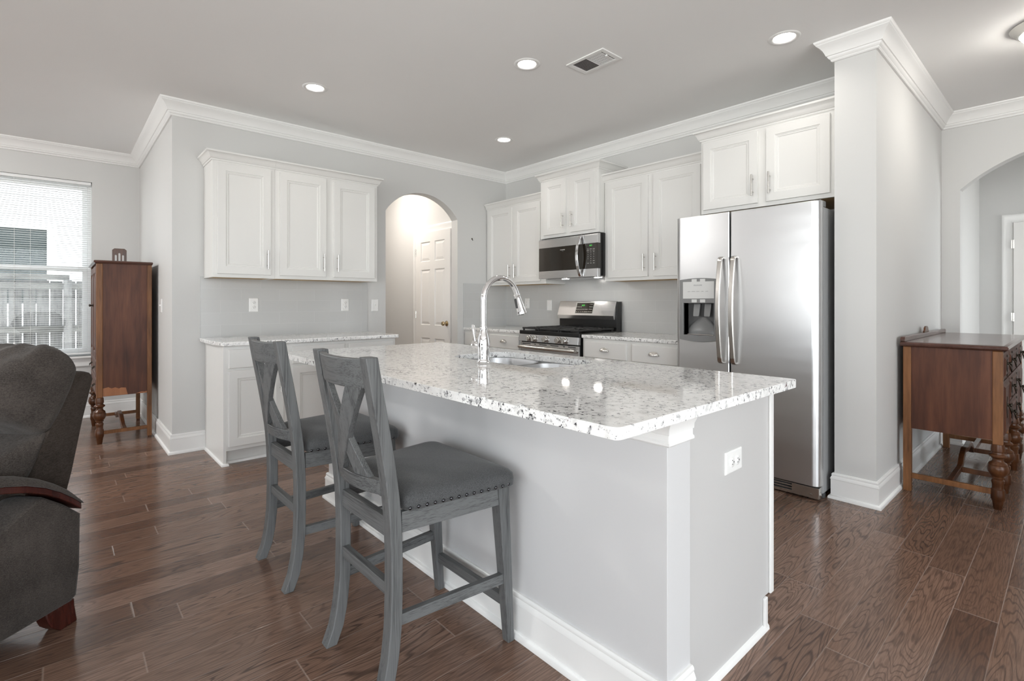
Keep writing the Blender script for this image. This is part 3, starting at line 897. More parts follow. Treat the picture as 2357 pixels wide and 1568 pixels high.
b = base_cab('white two door base cabinet nearest the arch, behind the stools', 'A', 1.3255, 2.250, [(1.358, 1.775, 'r'), (1.812, 2.222, 'l')], 0.605, pulls=False)
base_cab('white base cabinet with two drawers left of the range', 'B', XA + 0.002, -3.728, [(-4.655, -4.262, 'r'), (-4.222, -3.752, 'l')], 0.628)
base_cab('white base cabinet with two drawers between range and refrigerator', 'B', -2.930, -1.975, [(-2.902, -2.462, 'r'), (-2.405, -2.000, 'l')], 0.628)

def slab(x0, x1, y0, y1, z0=0.862, z1=0.892):
    mb = MB(); mb.box(x0, x1, y0, y1, z0, z1); return mb
def ctop(mb, label):
    o = obj('countertop', mb, M['granite'], bevel=0.007, seg=3)
    return tag(o, label, 'countertop', 'speckled granite countertops')
# left counter has a clipped near corner
mb = MB(); mb.prism([(XA + 0.002, 0.842), (XA + 0.40, 0.842), (XA + 0.645, 0.872), (XA + 0.645, 2.268), (XA + 0.002, 2.268)], 'z', 0.862, 0.892)
ctop(mb, 'speckled granite countertop on the left base cabinets beside the arch')
ctop(slab(XA + 0.002, -3.722, 3.449, YB - 0.009), 'speckled granite countertop left of the range')
ctop(slab(-2.936, -1.972, 3.449, YB - 0.009), 'speckled granite countertop between range and refrigerator')

# ------------------------------------------------------------------ island
IX0, IX1, IY0, IY1 = -3.062, -0.697, 0.945, 2.05
isl = thing('kitchen_island', 'white panelled kitchen island under the large granite top', 'island', (-1.9, 1.55, 0))
PX0, PX1, PY = -3.018, -0.736, 1.218
mb = MB(); mb.box(PX0, PX1, PY, 1.338, 0, 0.862)
obj('front_panel', mb, M['island'], isl, bevel=0.0015)
mb = MB()
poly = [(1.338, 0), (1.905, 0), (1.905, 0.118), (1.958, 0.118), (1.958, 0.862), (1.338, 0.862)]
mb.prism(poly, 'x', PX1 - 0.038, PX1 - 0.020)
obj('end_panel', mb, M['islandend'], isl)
mb = MB(); mb.prism(poly, 'x', PX0 + 0.020, PX0 + 0.038)
obj('end_panel', mb, M['island'], isl)
# carcass below the sink
mb = MB(); mb.box(PX0 + 0.038, PX1 - 0.038, 1.338, 1.90, 0, 0.110); mb.box(PX0 + 0.038, PX1 - 0.038, 1.338, 1.94, 0.110, 0.128)
obj('carcass', mb, M['cab'], isl)
mb = MB(); mb.grid_holes(PX0 + 0.038, PX1 - 0.038, 0.110, 0.862, [], lambda a, b, t: (a, t, b), 1.939, 1.958)
obj('face_frame', mb, M['cab'], isl)
FI = frame((0, 1.958, 0), (-1, 0, 0), (0, 1, 0))
for (d0, d1) in ((0.80, 1.20), (1.24, 1.64), (1.68, 2.08), (2.12, 2.52), (2.56, 2.94)):
    mb = MB(); mb.panel(FI, d0, d1, 0.135, 0.682, RP, 0.0005); do = obj('door', mb, M['cab'], isl)
    bar_pull(FI, d1 - 0.03, 0.50, 0.647, do)
    mb = MB(); mb.panel(FI, d0, d1, 0.700, 0.836, DP, 0.0005); dr = obj('drawer', mb, M['cab'], isl)
    cup_pull(FI, (d0 + d1) / 2, 0.762, dr)
# vertical edge trims of the end panel
mb = MB(); mb.box(PX1 - 0.020, PX1 - 0.010, 1.930, 1.958, 0.118, 0.862); mb.box(PX1 - 0.020, PX1 - 0.010, 1.880, 1.905, 0.0, 0.118)
obj('edge_trim', mb, M['trim'], isl, bevel=0.003)
mb = MB(); mb.sweep([(PX0, 1.338), (PX0, PY), (PX1, PY), (PX1, 1.338)], BP, side=-1 if False else 1)
obj('baseboard', mb, M['trim'], isl, smooth=38)
mb = MB(); mb.sweep([(PX1 - 0.020, 1.372), (PX1 - 0.020, 1.912)], [(0.0, 0.020), (0.006, 0.018), (0.011, 0.012), (0.0125, 0.0), (0, 0)], side=1)
obj('shoe_moulding', mb, M['trim'], isl, smooth=38)
# capital trim under the overhang at the corner post
CAPT = [(0.0, 0.790), (0.008, 0.790), (0.013, 0.795), (0.013, 0.801), (0.008, 0.806), (0.008, 0.822), (0.012, 0.824), (0.013, 0.838), (0.020, 0.850), (0.024, 0.8615), (0.0, 0.8615)]
mb = MB(); mb.sweep([(PX0, 1.338), (PX0, PY), (PX1, PY), (PX1, 1.338)], CAPT, side=1)
obj('cap_trim', mb, M['trim'], isl, smooth=38)

# island countertop with sink cutout
SX0, SX1, SY0, SY1 = -2.245, -1.525, 1.545, 1.937
def rrect(x0, x1, y0, y1, r, n=6):
    pts = []
    for cx, cy, a in ((x1 - r, y0 + r, -PI / 2), (x1 - r, y1 - r, 0), (x0 + r, y1 - r, PI / 2), (x0 + r, y0 + r, PI)):
        for i in range(n + 1):
            t = a + PI / 2 * i / n
            pts.append((cx + r * math.cos(t), cy + r * math.sin(t)))
    return pts
def sink_outline(e=0.0):
    return rrect(SX0 - e, SX1 + e, SY0 - e, SY1 + e, 0.11, 8)
def slab_with_hole(outer, hole, z0, z1):
    mb = MB(); bm = mb.bm
    def ring(pts, z): return [bm.verts.new((p[0], p[1], z)) for p in pts]
    for z, flip in ((z0, True), (z1, False)):
        ov, hv = ring(outer, z), ring(hole, z)
        es = [bm.edges.new((r[i], r[(i + 1) % len(r)])) for r in (ov, hv) for i in range(len(r))]
        bmesh.ops.triangle_fill(bm, use_beauty=True, use_dissolve=False, edges=es)
        if z == z0: o0, h0 = ov, hv
        else: o1, h1 = ov, hv
    for a, b in ((o0, o1), (h0, h1)):
        for i in range(len(a)):
            j = (i + 1) % len(a); bm.faces.new((a[i], a[j], b[j], b[i]))
    return mb
outer = rrect(IX0, IX1, IY0, IY1, 0.022, 4)
mb = slab_with_hole(outer, sink_outline(), 0.862, 0.892)
ctop(mb, 'large speckled granite island top with an undermount sink cutout')

sink = thing('kitchen_sink', 'stainless double bowl undermount sink in the island top', 'sink', (-1.885, 1.75, 0.86))
DIV = -1.872
mb = slab_with_hole(rrect(SX0 - 0.022, SX1 + 0.022, SY0 - 0.022, SY1 + 0.001, 0.12, 8), rrect(SX0 + 0.006, SX1 - 0.006, SY0 + 0.006, SY1 - 0.006, 0.105, 8), 0.8595, 0.8615)
obj('rim', mb, M['sink'], sink)
for (x0, x1, dz) in ((SX0 + 0.006, DIV - 0.012, 0.21), (DIV + 0.012, SX1 - 0.006, 0.18)):
    mb = MB(); y0, y1 = SY0 + 0.006, SY1 - 0.006
    rings = []
    for (e, z) in ((0, 0.8600 if True else 0), (0.004, 0.84), (0.012, 0.862 - dz + 0.04), (0.03, 0.862 - dz + 0.012), (0.06, 0.862 - dz)):
        rings.append([(p[0], p[1], z) for p in rrect(x0 + e, x1 - e, y0 + e, y1 - e, 0.10 - e * 0.5, 6)])
    mb.loft(rings, cap=False)
    mb.bm.verts.ensure_lookup_table()
    n = len(rings[-1]); mb.bm.faces.new(mb.bm.verts[-n:])
    bw = obj('bowl', mb, M['sink'], sink, smooth=50)
    mb = MB(); mb.lathe([(0.043, 0.0), (0.043, 0.003), (0.034, 0.004), (0.030, 0.001), (0.001, 0.001)], ((x0 + x1) / 2, (y0 + y1) / 2, 0.8623 - dz), 20)
    obj('drain', mb, M['chrome'], bw, smooth=40)
mb = MB(); mb.tube([(DIV, SY0 + 0.004, 0.845), (DIV, SY1 - 0.004, 0.845)], 0.0135, 12)
obj('divider', mb, M['sink'], sink, smooth=50)

fa = thing('kitchen_faucet', 'chrome pull down gooseneck faucet standing on the island top', 'faucet', (-1.866, 1.491, 0.892))
fx, fy, fz = -1.866, 1.491, 0.892
BODY = [(0.030, 0.0), (0.031, 0.004), (0.028, 0.008), (0.0285, 0.012), (0.026, 0.016), (0.0245, 0.022), (0.0255, 0.05), (0.0275, 0.075), (0.0275, 0.095), (0.025, 0.115), (0.020, 0.135), (0.0155, 0.150), (0.0145, 0.158), (0.0175, 0.160), (0.0175, 0.166), (0.0155, 0.168), (0.0155, 0.172), (0.0125, 0.174)]
mb = MB(); mb.lathe([(r * 1.1, h) for r, h in BODY], (fx, fy, fz), 32)
obj('body', mb, M['chrome'], fa, smooth=45)
pts = [(fx, fy, fz + 0.165), (fx, fy, fz + 0.25)]
R = 0.107; cy, cz = fy + R, fz + 0.297
for i in range(0, 25):
    t = PI - (PI * 0.885) * i / 24
    pts.append((fx, cy + R * math.cos(t), cz + R * math.sin(t)))
dirn = Vector((0, math.sin(PI * 0.115), -math.cos(PI * 0.115)))
e = Vector(pts[-1])
mb = MB(); mb.tube(pts + [tuple(e + dirn * 0.01)], 0.0135, 20)
obj('spout', mb, M['chrome'], fa, smooth=60)
HEAD = [(0.0125, 0.0), (0.0155, 0.002), (0.0155, 0.008), (0.014, 0.011), (0.0145, 0.02), (0.0185, 0.05), (0.0215, 0.075), (0.0215, 0.088), (0.024, 0.092), (0.024, 0.097), (0.021, 0.101), (0.001, 0.100)]
mb = MB(); mb.lathe([(r * 1.1, h * 1.06) for r, h in HEAD], tuple(e + dirn * 0.008), 28, dirn)
sp = obj('spray_head', mb, M['chrome'], fa, smooth=45)
mb = MB(); c = e + dirn * 0.05
w2 = Vector((0, dirn.z, -dirn.y)) * -1
if w2.y > 0: w2 = -w2
mb.loft([[tuple(c + dirn * a + w2 * (b + 0.09 * a) + Vector((q, 0, 0))) for q, b in ((-0.006, 0.017), (0.006, 0.017), (0.006, 0.0235), (-0.006, 0.0235))] for a in (-0.022, 0.026)])
obj('spray_button', mb, M['slot'], sp, bevel=0.002)
hz = fz + 0.082
mb = MB(); mb.lathe([(0.014, 0.015), (0.015, 0.026), (0.0185, 0.029), (0.0185, 0.060), (0.021, 0.064), (0.018, 0.069), (0.012, 0.071), (0.006, 0.076), (0.005, 0.080), (0.0065, 0.084), (0.001, 0.089)], (fx - 0.004, fy, hz), 24, (-1, 0.0, 0.0))
hd = obj('handle', mb, M['chrome'], fa, smooth=45)
mb = MB(); mb.lathe([(0.004, 0.0), (0.0065, 0.012), (0.0062, 0.03), (0.0078, 0.055), (0.009, 0.075), (0.0075, 0.086), (0.001, 0.089)], (fx - 0.062, fy, hz + 0.012), 16, (-0.30, 0.05, 1))
obj('lever', mb, M['chrome'], hd, smooth=45)
# ------------------------------------------------------------------ range
def FB(y): return frame((0, y, 0), (1, 0, 0), (0, -1, 0))
rg = thing('gas_range', 'stainless steel gas range with black cooktop against the tiled wall', 'range', (-3.33, 3.75, 0))
RX0, RX1 = -3.712, -2.945
mb = MB(); mb.box(RX0, RX1, 3.452, 4.075, 0.03, 0.880)
obj('body', mb, M['black'], rg, bevel=0.003)
for x in (RX0 + 0.05, RX1 - 0.05):
    for y in (3.52, 4.02):
        mb = MB(); mb.cyl((x, y, 0), (x, y, 0.032), 0.018, n=12); obj('foot', mb, M['darkgrey'], rg)
mb = MB(); mb.box(RX0 - 0.004, RX1 + 0.006, 3.425, 4.0, 0.866, 0.903)
obj('cooktop', mb, M['black'], rg, bevel=0.006, seg=3)
# control fascia, slightly raked
mb = MB(); mb.prism([(3.452, 0.795), (3.415, 0.797), (3.424, 0.865), (3.452, 0.866)], 'x', RX0, RX1)
fa_ = obj('control_panel', mb, M['steelx'], rg, bevel=0.003)
for u in (-3.572, -3.497, -3.345, -3.182, -3.105):
    k = Vector((0, -1, -0.13)).normalized(); o = Vector((u, 3.418, 0.830))
    mb = MB(); mb.lathe([(0.030, 0.0), (0.030, 0.003), (0.026, 0.005), (0.0255, 0.026), (0.023, 0.030), (0.001, 0.031)], o, 24, k)
    up = Vector((0.25, 0, 1)).normalized()
    kb = obj('knob', mb, M['nickel'], rg, smooth=40)
    mb = MB(); c = o + k * 0.031
    mb.box(c.x - 0.006, c.x + 0.006, c.y - 0.009, c.y + 0.002, c.z - 0.024, c.z + 0.024)
    obj('grip', mb, M['nickel'], kb, bevel=0.003)
mb = MB(); mb.box(RX0 + 0.004, RX1 - 0.004, 3.432, 3.452, 0.20, 0.786)
dr = obj('oven_door', mb, M['steelx'], rg, bevel=0.004)
mb = MB(); mb.box(RX0 + 0.10, RX1 - 0.10, 3.429, 3.4325, 0.30, 0.62); obj('oven_window', mb, M['blackglass'], dr, bevel=0.001)
for x, w in ((-3.62, 0.11), (-3.50, 0.02), (-3.395, 0.10), (-3.245, 0.10), (-3.125, 0.02), (-3.03, 0.09)):
    mb = MB(); mb.box(x - w / 2, x + w / 2, 3.4308, 3.4322, 0.768, 0.776); obj('vent_slot', mb, M['slot'], dr)
pts = [(RX0 + 0.03, 3.432, 0.740)] + [(RX0 + 0.03 + (RX1 - RX0 - 0.06) * t, 3.392 - 0.016 * math.sin(PI * t), 0.744) for t in [i / 16 for i in range(17)]] + [(RX1 - 0.03, 3.432, 0.740)]
mb = MB(); mb.tube(pts, 0.016, 14); obj('handle', mb, M['nickel'], dr, smooth=60)
mb = MB(); mb.box(RX0 + 0.004, RX1 - 0.004, 3.432, 3.452, 0.045, 0.192); obj('storage_drawer', mb, M['steelx'], rg, bevel=0.004)
# burners and grates
for (x, y, r) in ((-3.56, 3.57, 0.045), (-3.56, 3.85, 0.036), (-3.33, 3.71, 0.05), (-3.10, 3.57, 0.040), (-3.10, 3.85, 0.045)):
    mb = MB(); mb.lathe([(r + 0.012, 0.0), (r + 0.010, 0.006), (r * 0.8, 0.009), (r * 0.8, 0.013), (r, 0.014), (r, 0.019), (r * 0.9, 0.021), (0.001, 0.021)], (x, y, 0.903), 24)
    obj('burner', mb, M['iron'], rg, smooth=40)
for gx0, gx1 in ((RX0 + 0.02, -3.465), (-3.455, -3.205), (-3.195, RX1 - 0.02)):
    mb = MB(); z0, z1 = 0.915, 0.931; t = 0.007
    for y in (3.450, 3.955): mb.box(gx0, gx1, y - t, y + t, z0, z1)
    for x in (gx0 + t, gx1 - t): mb.box(x - t, x + t, 3.45, 3.955, z0, z1)
    n = 4
    for i in range(1, n):
        x = gx0 + (gx1 - gx0) * i / n
        mb.prism([(3.45, z0), (3.46, z1 + 0.004), (3.52, z1 + 0.004), (3.54, z0), (3.56, z0), (3.58, z1 + 0.004), (3.83, z1 + 0.004), (3.85, z0), (3.87, z0), (3.88, z1 + 0.004), (3.945, z1 + 0.004), (3.955, z0)], 'x', x - 0.005, x + 0.005)
    for y in (3.615, 3.70, 3.79): mb.box(gx0, gx1, y - 0.005, y + 0.005, z0, z1)
    for x in (gx0 + 0.008, gx1 - 0.008):
        for y in (3.458, 3.947): mb.box(x - 0.007, x + 0.007, y - 0.007, y + 0.007, 0.9025, z0 + 0.004)
    obj('grate', mb, M['iron'], rg, bevel=0.002)
# backguard
mb = MB(); mb.prism([(4.075, 0.880), (3.995, 0.880), (3.995, 1.012), (4.02, 1.183), (4.075, 1.183)], 'x', RX0 + 0.012, RX1 - 0.012)
obj('backguard_body', mb, M['black'], rg, bevel=0.002)
mb = MB(); mb.prism([(4.018, 1.010), (3.972, 1.008), (3.962, 1.046), (4.010, 1.188), (4.030, 1.190), (4.030, 1.180)], 'x', RX0 + 0.008, RX1 - 0.026)
bg = obj('backguard_panel', mb, M['steelx'], rg, bevel=0.002)
n = Vector((0, -(1.188 - 1.046), 4.010 - 3.962)).normalized() * -1
n = Vector((0, -0.1420, 0.048)).normalized()
vdir = Vector((0, 0.048, 0.142)).normalized()
def onbg(x, s, d=0.001):
    p = Vector((x, 3.962, 1.046)) + vdir * s + n * d
    return tuple(p)
def bgq(mb, x0, x1, s0, s1, d):
    rings = [[onbg(x0, s0, dd), onbg(x1, s0, dd), onbg(x1, s1, dd), onbg(x0, s1, dd)] for dd in (0.0, d)]
    mb.loft(rings)
mb = MB(); bgq(mb, -3.462, -3.232, 0.018, 0.136, 0.0022); obj('display_bezel', mb, M['lightgrey'], bg, bevel=0.001)
mb = MB(); bgq(mb, -3.457, -3.237, 0.022, 0.132, 0.0030); dp = obj('display', mb, M['blackglass'], bg, bevel=0.0008)
tilt = math.atan2(0.142, 0.048)
RT = (tilt, 0, 0)
text('4:01', 0.026, onbg(-3.368, 0.104, 0.0035), RT, M['green'], dp, 'clock_digits')
for i, row in enumerate(('1  2  3', '4  5  6', '7  8  9', 'OFF 0 START')):
    text(row, 0.015 if i < 3 else 0.009, onbg(-3.268, 0.115 - 0.026 * i, 0.0035), RT, M['print'], dp, 'keypad_lettering')
text('BAKE  BROIL  KEEP', 0.0075, onbg(-3.418, 0.088, 0.0035), RT, M['print'], dp, 'keypad_lettering')
for s in (0.062, 0.036):
    for i, w in enumerate(('BAKE', 'BROIL', 'WARM', 'TIMER', 'CLOCK', 'LIGHT')):
        text(w if s > 0.05 else ('LO', 'HI', 'UP', 'SET', 'LOCK', 'CLEAN')[i], 0.0085, onbg(-3.444 + i * 0.0265, s, 0.0035), RT, M['print'], dp, 'keypad_lettering')

# ------------------------------------------------------------------ microwave
mw = thing('microwave_oven', 'stainless over the range microwave with black glass door', 'microwave', (-3.31, 3.88, 1.418))
X0, X1 = -3.690, -2.930
mb = MB(); mb.box(X0 + 0.003, X1 - 0.003, 3.712, YB - 0.010, 1.424, 1.822)
obj('body', mb, M['black'], mw, bevel=0.003)
XD = -3.094
mb = MB(); mb.prism([(3.712, 1.724), (3.672, 1.724), (3.672, 1.800), (3.680, 1.812), (3.712, 1.815)], 'x', X0, XD - 0.0015); d1 = obj('door', mb, M['steelx'], mw, bevel=0.0015)
mb = MB(); mb.box(X0, XD - 0.0015, 3.672, 3.712, 1.416, 1.490); obj('door_rail', mb, M['steelx'], d1, bevel=0.002)
mb = MB(); mb.box(X0, XD - 0.0015, 3.674, 3.712, 1.490, 1.724); obj('window', mb, M['blackglass'], d1)
mb = MB(); mb.prism([(3.712, 1.724), (3.672, 1.724), (3.672, 1.800), (3.680, 1.812), (3.712, 1.815)], 'x', XD + 0.0015, X1); obj('panel_rail', mb, M['steelx'], mw, bevel=0.0015)
mb = MB(); mb.box(XD + 0.0015, X1, 3.672, 3.712, 1.416, 1.490); obj('panel_rail', mb, M['steelx'], mw, bevel=0.002)
mb = MB(); mb.box(XD + 0.0015, X1, 3.674, 3.712, 1.490, 1.724); cp = obj('control_panel', mb, M['blackglass'], mw)
hx = -3.128
pts = [(hx, 3.680, 1.800)] + [(hx - 0.002, 3.664 - 0.052 * math.sin(PI * t) ** 0.8, 1.800 - 0.375 * t) for t in [i / 20 for i in range(21)]] + [(hx, 3.680, 1.425)]
mb = MB(); mb.tube(pts, 1.0, flat=(0.030, 0.012, (0, -1, 0))); obj('handle', mb, M['chrome'], d1, smooth=50, bevel=0.003)
RV = (PI / 2, 0, 0)
text('FRIGIDAIRE', 0.0125, (-3.365, 3.6735, 1.690), RV, M['print'], d1, 'brand_lettering')
text('GALLERY', 0.006, (-3.365, 3.6735, 1.678), RV, M['greyprint'], d1, 'brand_lettering')
text('4:01', 0.021, (-3.012, 3.6735, 1.704), RV, M['green'], cp, 'clock_digits')
rows = ('COOK', 'SENSOR', 'POWER', 'DEFROST', 'MELT', 'SOFTEN', '+30', 'VENT', 'TIMER')
for i in range(3):
    for j in range(3):
        text(rows[i * 3 + j], 0.0066, (-3.045 + 0.034 * j, 3.6735, 1.672 - 0.0145 * i), RV, M['print'], cp, 'keypad_lettering')
for i, r in enumerate((('1', '2', '3'), ('4', '5', '6'), ('7', '8', '9'), ('', '0', 'START'), ('STOP', 'FAN', 'LIGHT'))):
    for j, w in enumerate(r):
        if w: text(w, 0.011 if len(w) == 1 else 0.0075, (-3.045 + 0.034 * j, 3.6735, 1.622 - 0.0205 * i), RV, M['print'], cp, 'keypad_lettering')
mb = MB(); mb.box(X0 + 0.05, X1 - 0.02, 3.745, YB - 0.03, 1.412, 1.4245)
bt = obj('base_plate', mb, M['steelx'], mw, bevel=0.002)
M['cooklamp'] = mat('cooktop_lamp', (1, 1, 1), 0.5, emit=(1.0, 0.96, 0.90), estr=COOK)
for x in (-3.43, -3.02):
    mb = MB(); mb.box(x - 0.034, x + 0.034, 3.775, 3.805, 1.4095, 1.4122); obj('lamp', mb, M['cooklamp'], bt)

# ------------------------------------------------------------------ refrigerator
rf = thing('refrigerator', 'stainless side by side refrigerator with ice and water dispenser', 'refrigerator', (-1.486, 3.70, 0))
mb = MB(); mb.box(-1.950, -1.022, 3.414, 4.040, 0.028, 1.752)
obj('body', mb, M['fridgeside'], rf, bevel=0.006)
FYF, FYB, R = 3.338, 3.405, 0.046
def doorplan(x0, x1, rl, rr):
    """plan outline: gently bowed front with one fully rounded outer edge"""
    pts = [(x1, FYB)]
    if rr:
        pts += [(x1, FYF + R)] + [(x1 - R + R * math.cos(t), FYF + R - R * math.sin(t)) for t in [PI / 2 * i / 8 for i in range(1, 9)]]
    else: pts += [(x1, FYF + 0.004), (x1 - 0.004, FYF)]
    if rl:
        pts += [(x0 + R - R * math.sin(t), FYF + R - R * math.cos(t)) for t in [PI / 2 * i / 8 for i in range(0, 9)]]
    else: pts += [(x0 + 0.004, FYF), (x0, FYF + 0.004)]
    pts += [(x0, FYB)]
    return pts
DZ0, DZ1 = 0.082, 1.782
mb = MB(); mb.prism(doorplan(-1.5475, -1.017, False, True), 'z', DZ0, DZ1)
dR = obj('refrigerator_door', mb, M['fridge'], rf, smooth=30, bevel=0.003)
# left door: pieces around the dispenser pocket
PX0_, PX1_, PZ0, PZ1 = -1.884, -1.657, 0.948, 1.172
mb = MB(); lp = doorplan(-1.955, -1.5580, True, False)
mb.prism(lp, 'z', DZ0, PZ0); mb.prism(lp, 'z', PZ1, DZ1)
mb.prism([p for p in doorplan(-1.955, PX0_, True, False)], 'z', PZ0, PZ1)
mb.box(PX1_, -1.5580, FYF, FYB, PZ0, PZ1)
bmesh.ops.remove_doubles(mb.bm, verts=mb.bm.verts, dist=0.0005)
dL = obj('freezer_door', mb, M['fridge'], rf, smooth=30)
FF = frame((0, FYF, 0), (1, 0, 0), (0, -1, 0))
conv = lambda a, b, t: FF(a, t, b)
mb = MB()
n = 12
top = [(-1.912 + 0.276 * i / n, 1.337 + 0.010 * math.sin(PI * i / n)) for i in range(n + 1)]
bot = [(-1.636 - 0.276 * i / n, 0.915 - 0.014 * math.sin(PI * i / n)) for i in range(n + 1)]
hole = [(PX0_, PZ0), (PX1_, PZ0), (PX1_, PZ1), (PX0_, PZ1)]
tmp = slab_with_hole([(p[0], p[1]) for p in top + bot], hole, 0.0, 0.012)
for v in tmp.bm.verts: v.co = Vector((v.co.x, FYF + 0.0005 - v.co.z, v.co.y))
ds = obj('dispenser', tmp, M['midgrey'], dL, bevel=0.002)
mb = MB(); mb.box(-1.886, -1.655, FYF - 0.014, FYF - 0.010, 1.203, 1.322); pn = obj('dispenser_panel', mb, M['lightgrey'], ds, bevel=0.002)
text('FRIGIDAIRE', 0.0125, (-1.772, FYF - 0.0145, 1.296), RV, M['greyprint'], ds, 'brand_lettering')
for i, w in enumerate(('LIGHT', 'WATER', 'CRUSH', 'CUBE', 'LOCK')):
    text(w, 0.0072, (-1.838 + 0.033 * i, FYF - 0.0145, 1.253), RV, M['greyprint'], ds, 'keypad_lettering')
for x in (-1.80, -1.738):
    for z in (1.329, 1.187):
        mb = MB(); mb.box(x - 0.019, x + 0.019, FYF - 0.0135, FYF - 0.011, z - 0.011, z + 0.011); obj('button', mb, M['lightgrey'], ds, bevel=0.003)
# pocket interior
mb = MB(); d = 0.062
a, b_, c, e = PX0_, PX1_, PZ0, PZ1
mb.quad((a, FYF, c), (a, FYF + d, c), (a, FYF + d, e), (a, FYF, e)); mb.quad((b_, FYF, c), (b_, FYF, e), (b_, FYF + d, e), (b_, FYF + d, c))
mb.quad((a, FYF, c), (b_, FYF, c), (b_, FYF + d, c), (a, FYF + d, c)); mb.quad((a, FYF, e), (a, FYF + d, e), (b_, FYF + d, e), (b_, FYF, e))
mb.quad((a, FYF + d, c), (b_, FYF + d, c), (b_, FYF + d, e), (a, FYF + d, e))
obj('dispenser_pocket', mb, M['darkgrey'], ds)
for x in (-1.803, -1.722):
    mb = MB(); mb.loft([[(x - w, y, z), (x + w, y, z), (x + w, y + 0.008, z), (x - w, y + 0.008, z)] for w, y, z in ((0.024, FYF + 0.035, 1.168), (0.024, FYF + 0.028, 1.135), (0.022, FYF + 0.018, 1.085), (0.018, FYF + 0.016, 1.078))])
    obj('paddle', mb, M['midgrey'], ds, bevel=0.002)
# curved pour shield at the bottom of the pocket
mb = MB(); rings = []
for i in range(9):
    t = i / 8; w = 0.028 + 0.075 * math.sin(PI / 2 * min(1, t * 1.15)); z = 1.072 - 0.118 * t
    yy = FYF + 0.055 - 0.030 * math.sin(PI / 2 * t)
    rings.append([(-1.770 + w * math.sin(a), yy + 0.016 * (1 - math.cos(a)), z) for a in [-PI / 2 + PI * k / 12 for k in range(13)]])
mb.loft(rings, cap=False, closed=False); sh = obj('pour_shield', mb, M['midgrey'], ds, smooth=60)
mb = MB(); mb.box(PX0_ + 0.03, PX1_ - 0.005, FYF - 0.008, FYF + 0.055, 0.949, 0.955); obj('drip_tray', mb, M['nickel'], ds, bevel=0.002)
for hx, par in ((-1.606, dL), (-1.518, dR)):
    pts = [(hx, FYF, 1.478), (hx, FYF - 0.020, 1.474)] + [(hx, FYF - 0.022 - 0.042 * math.sin(PI * (0.06 + 0.88 * t)), 1.465 - 0.680 * t) for t in [i / 24 for i in range(25)]] + [(hx, FYF - 0.020, 0.776), (hx, FYF, 0.772)]
    mb = MB(); mb.tube(pts, 1.0, flat=(0.030, 0.016, (0, -1, 0.02))); obj('handle', mb, M['nickel'], par, smooth=45, bevel=0.004)
mb = MB(); mb.grid_holes(-1.950, -1.022, 0.012, 0.076, [(-1.85, -1.17, 0.030 + 0.016 * i, 0.040 + 0.016 * i) for i in range(3)], conv, -0.05, -0.004)
kp = obj('base_grille', mb, M['nickel'], rf, bevel=0.001)
mb = MB(); mb.box(-1.94, -1.03, 3.36, 3.40, 0.014, 0.074); obj('grille_backing', mb, M['slot'], kp)
for x in (-1.90, -1.065):
    mb = MB(); mb.sphere((x, 3.368, 0.032), 0.05, 16, 8, (1.0, 0.55, 0.62)); obj('roller_cover', mb, M['nickel'], kp, smooth=60)
for x in (-1.93, -1.04):
    for y in (3.45, 3.98):
        mb = MB(); mb.cyl((x, y, 0.0), (x, y, 0.030), 0.02, n=12); obj('roller', mb, M['slot'], rf)
for x in (-1.925, -1.047):
    mb = MB(); mb.box(x - 0.025, x + 0.025, 3.375, 3.47, 1.752, 1.790); obj('hinge_cover', mb, M['midgrey'], rf, bevel=0.006)

# ------------------------------------------------------------------ wall plates
def outlet(label, fr, a, c, horiz=False, kind='duplex'):
    nm = 'electrical_outlet' if kind == 'duplex' else 'light_switch'
    t = thing(nm, label, 'outlet' if kind == 'duplex' else 'switch', fr(a, 0, c), 0, 'white wall plates')
    w, h = (0.058, 0.036) if horiz else (0.036, 0.058)
    mb = MB(); mb.panel(fr, a - w, a + w, c - h, c + h, [(0, 0.003), (0.003, 0.006), (0.006, 0.0065)], 0.0002)
    obj('cover_plate', mb, M['plastic'], t)
    if kind == 'duplex':
        for s in (-1, 1):
            ca, cc = (a + s * 0.019, c) if horiz else (a, c + s * 0.019)
            o = Vector(fr(ca, 0.0062, cc)); nv = Vector(fr(ca, 1.0062, cc)) - o
            mb = MB(); mb.lathe([(0.0165, 0.0), (0.0165, 0.0022), (0.0155, 0.003), (0.001, 0.003)], o, 24, nv)
            r = obj('receptacle', mb, M['plastic'], t, smooth=40)
            for q in (-0.0062, 0.0062):
                mb = MB()
                if horiz: fbox(mb, fr, ca - 0.004, ca + 0.004, 0.0085, 0.0094, cc + q - 0.001, cc + q + 0.001)
                else: fbox(mb, fr, ca + q - 0.001, ca + q + 0.001, 0.0085, 0.0094, cc - 0.002, cc + 0.006)
                obj('slot', mb, M['slot'], r)
            mb = MB(); o2 = Vector(fr(ca + (0.009 if horiz else 0), 0.0085, cc - (0 if horiz else 0.0075)))
            mb.lathe([(0.0026, 0), (0.0026, 0.001), (0.0001, 0.001)], o2, 10, nv); obj('slot', mb, M['slot'], r)
    else:
        mb = MB(); fbox(mb, fr, a - 0.006, a + 0.006, 0.006, 0.0075, c - 0.013, c + 0.013); sw = obj('surround', mb, M['plastic'], t)
        mb = MB(); fbox(mb, fr, a - 0.004, a + 0.004, 0.007, 0.017, c - 0.001, c + 0.010); obj('toggle', mb, M['plastic'], t, bevel=0.001)
    return t
FA = frame((XA + 0.008, 0, 0), (0, 1, 0), (1, 0, 0)); FA0 = frame((XA, 0, 0), (0, 1, 0), (1, 0, 0))
FBk = frame((0, YB - 0.008, 0), (1, 0, 0), (0, -1, 0))
outlet('white duplex outlet on the left grey tile backsplash, farther from the arch', FA, 1.241, 1.155)
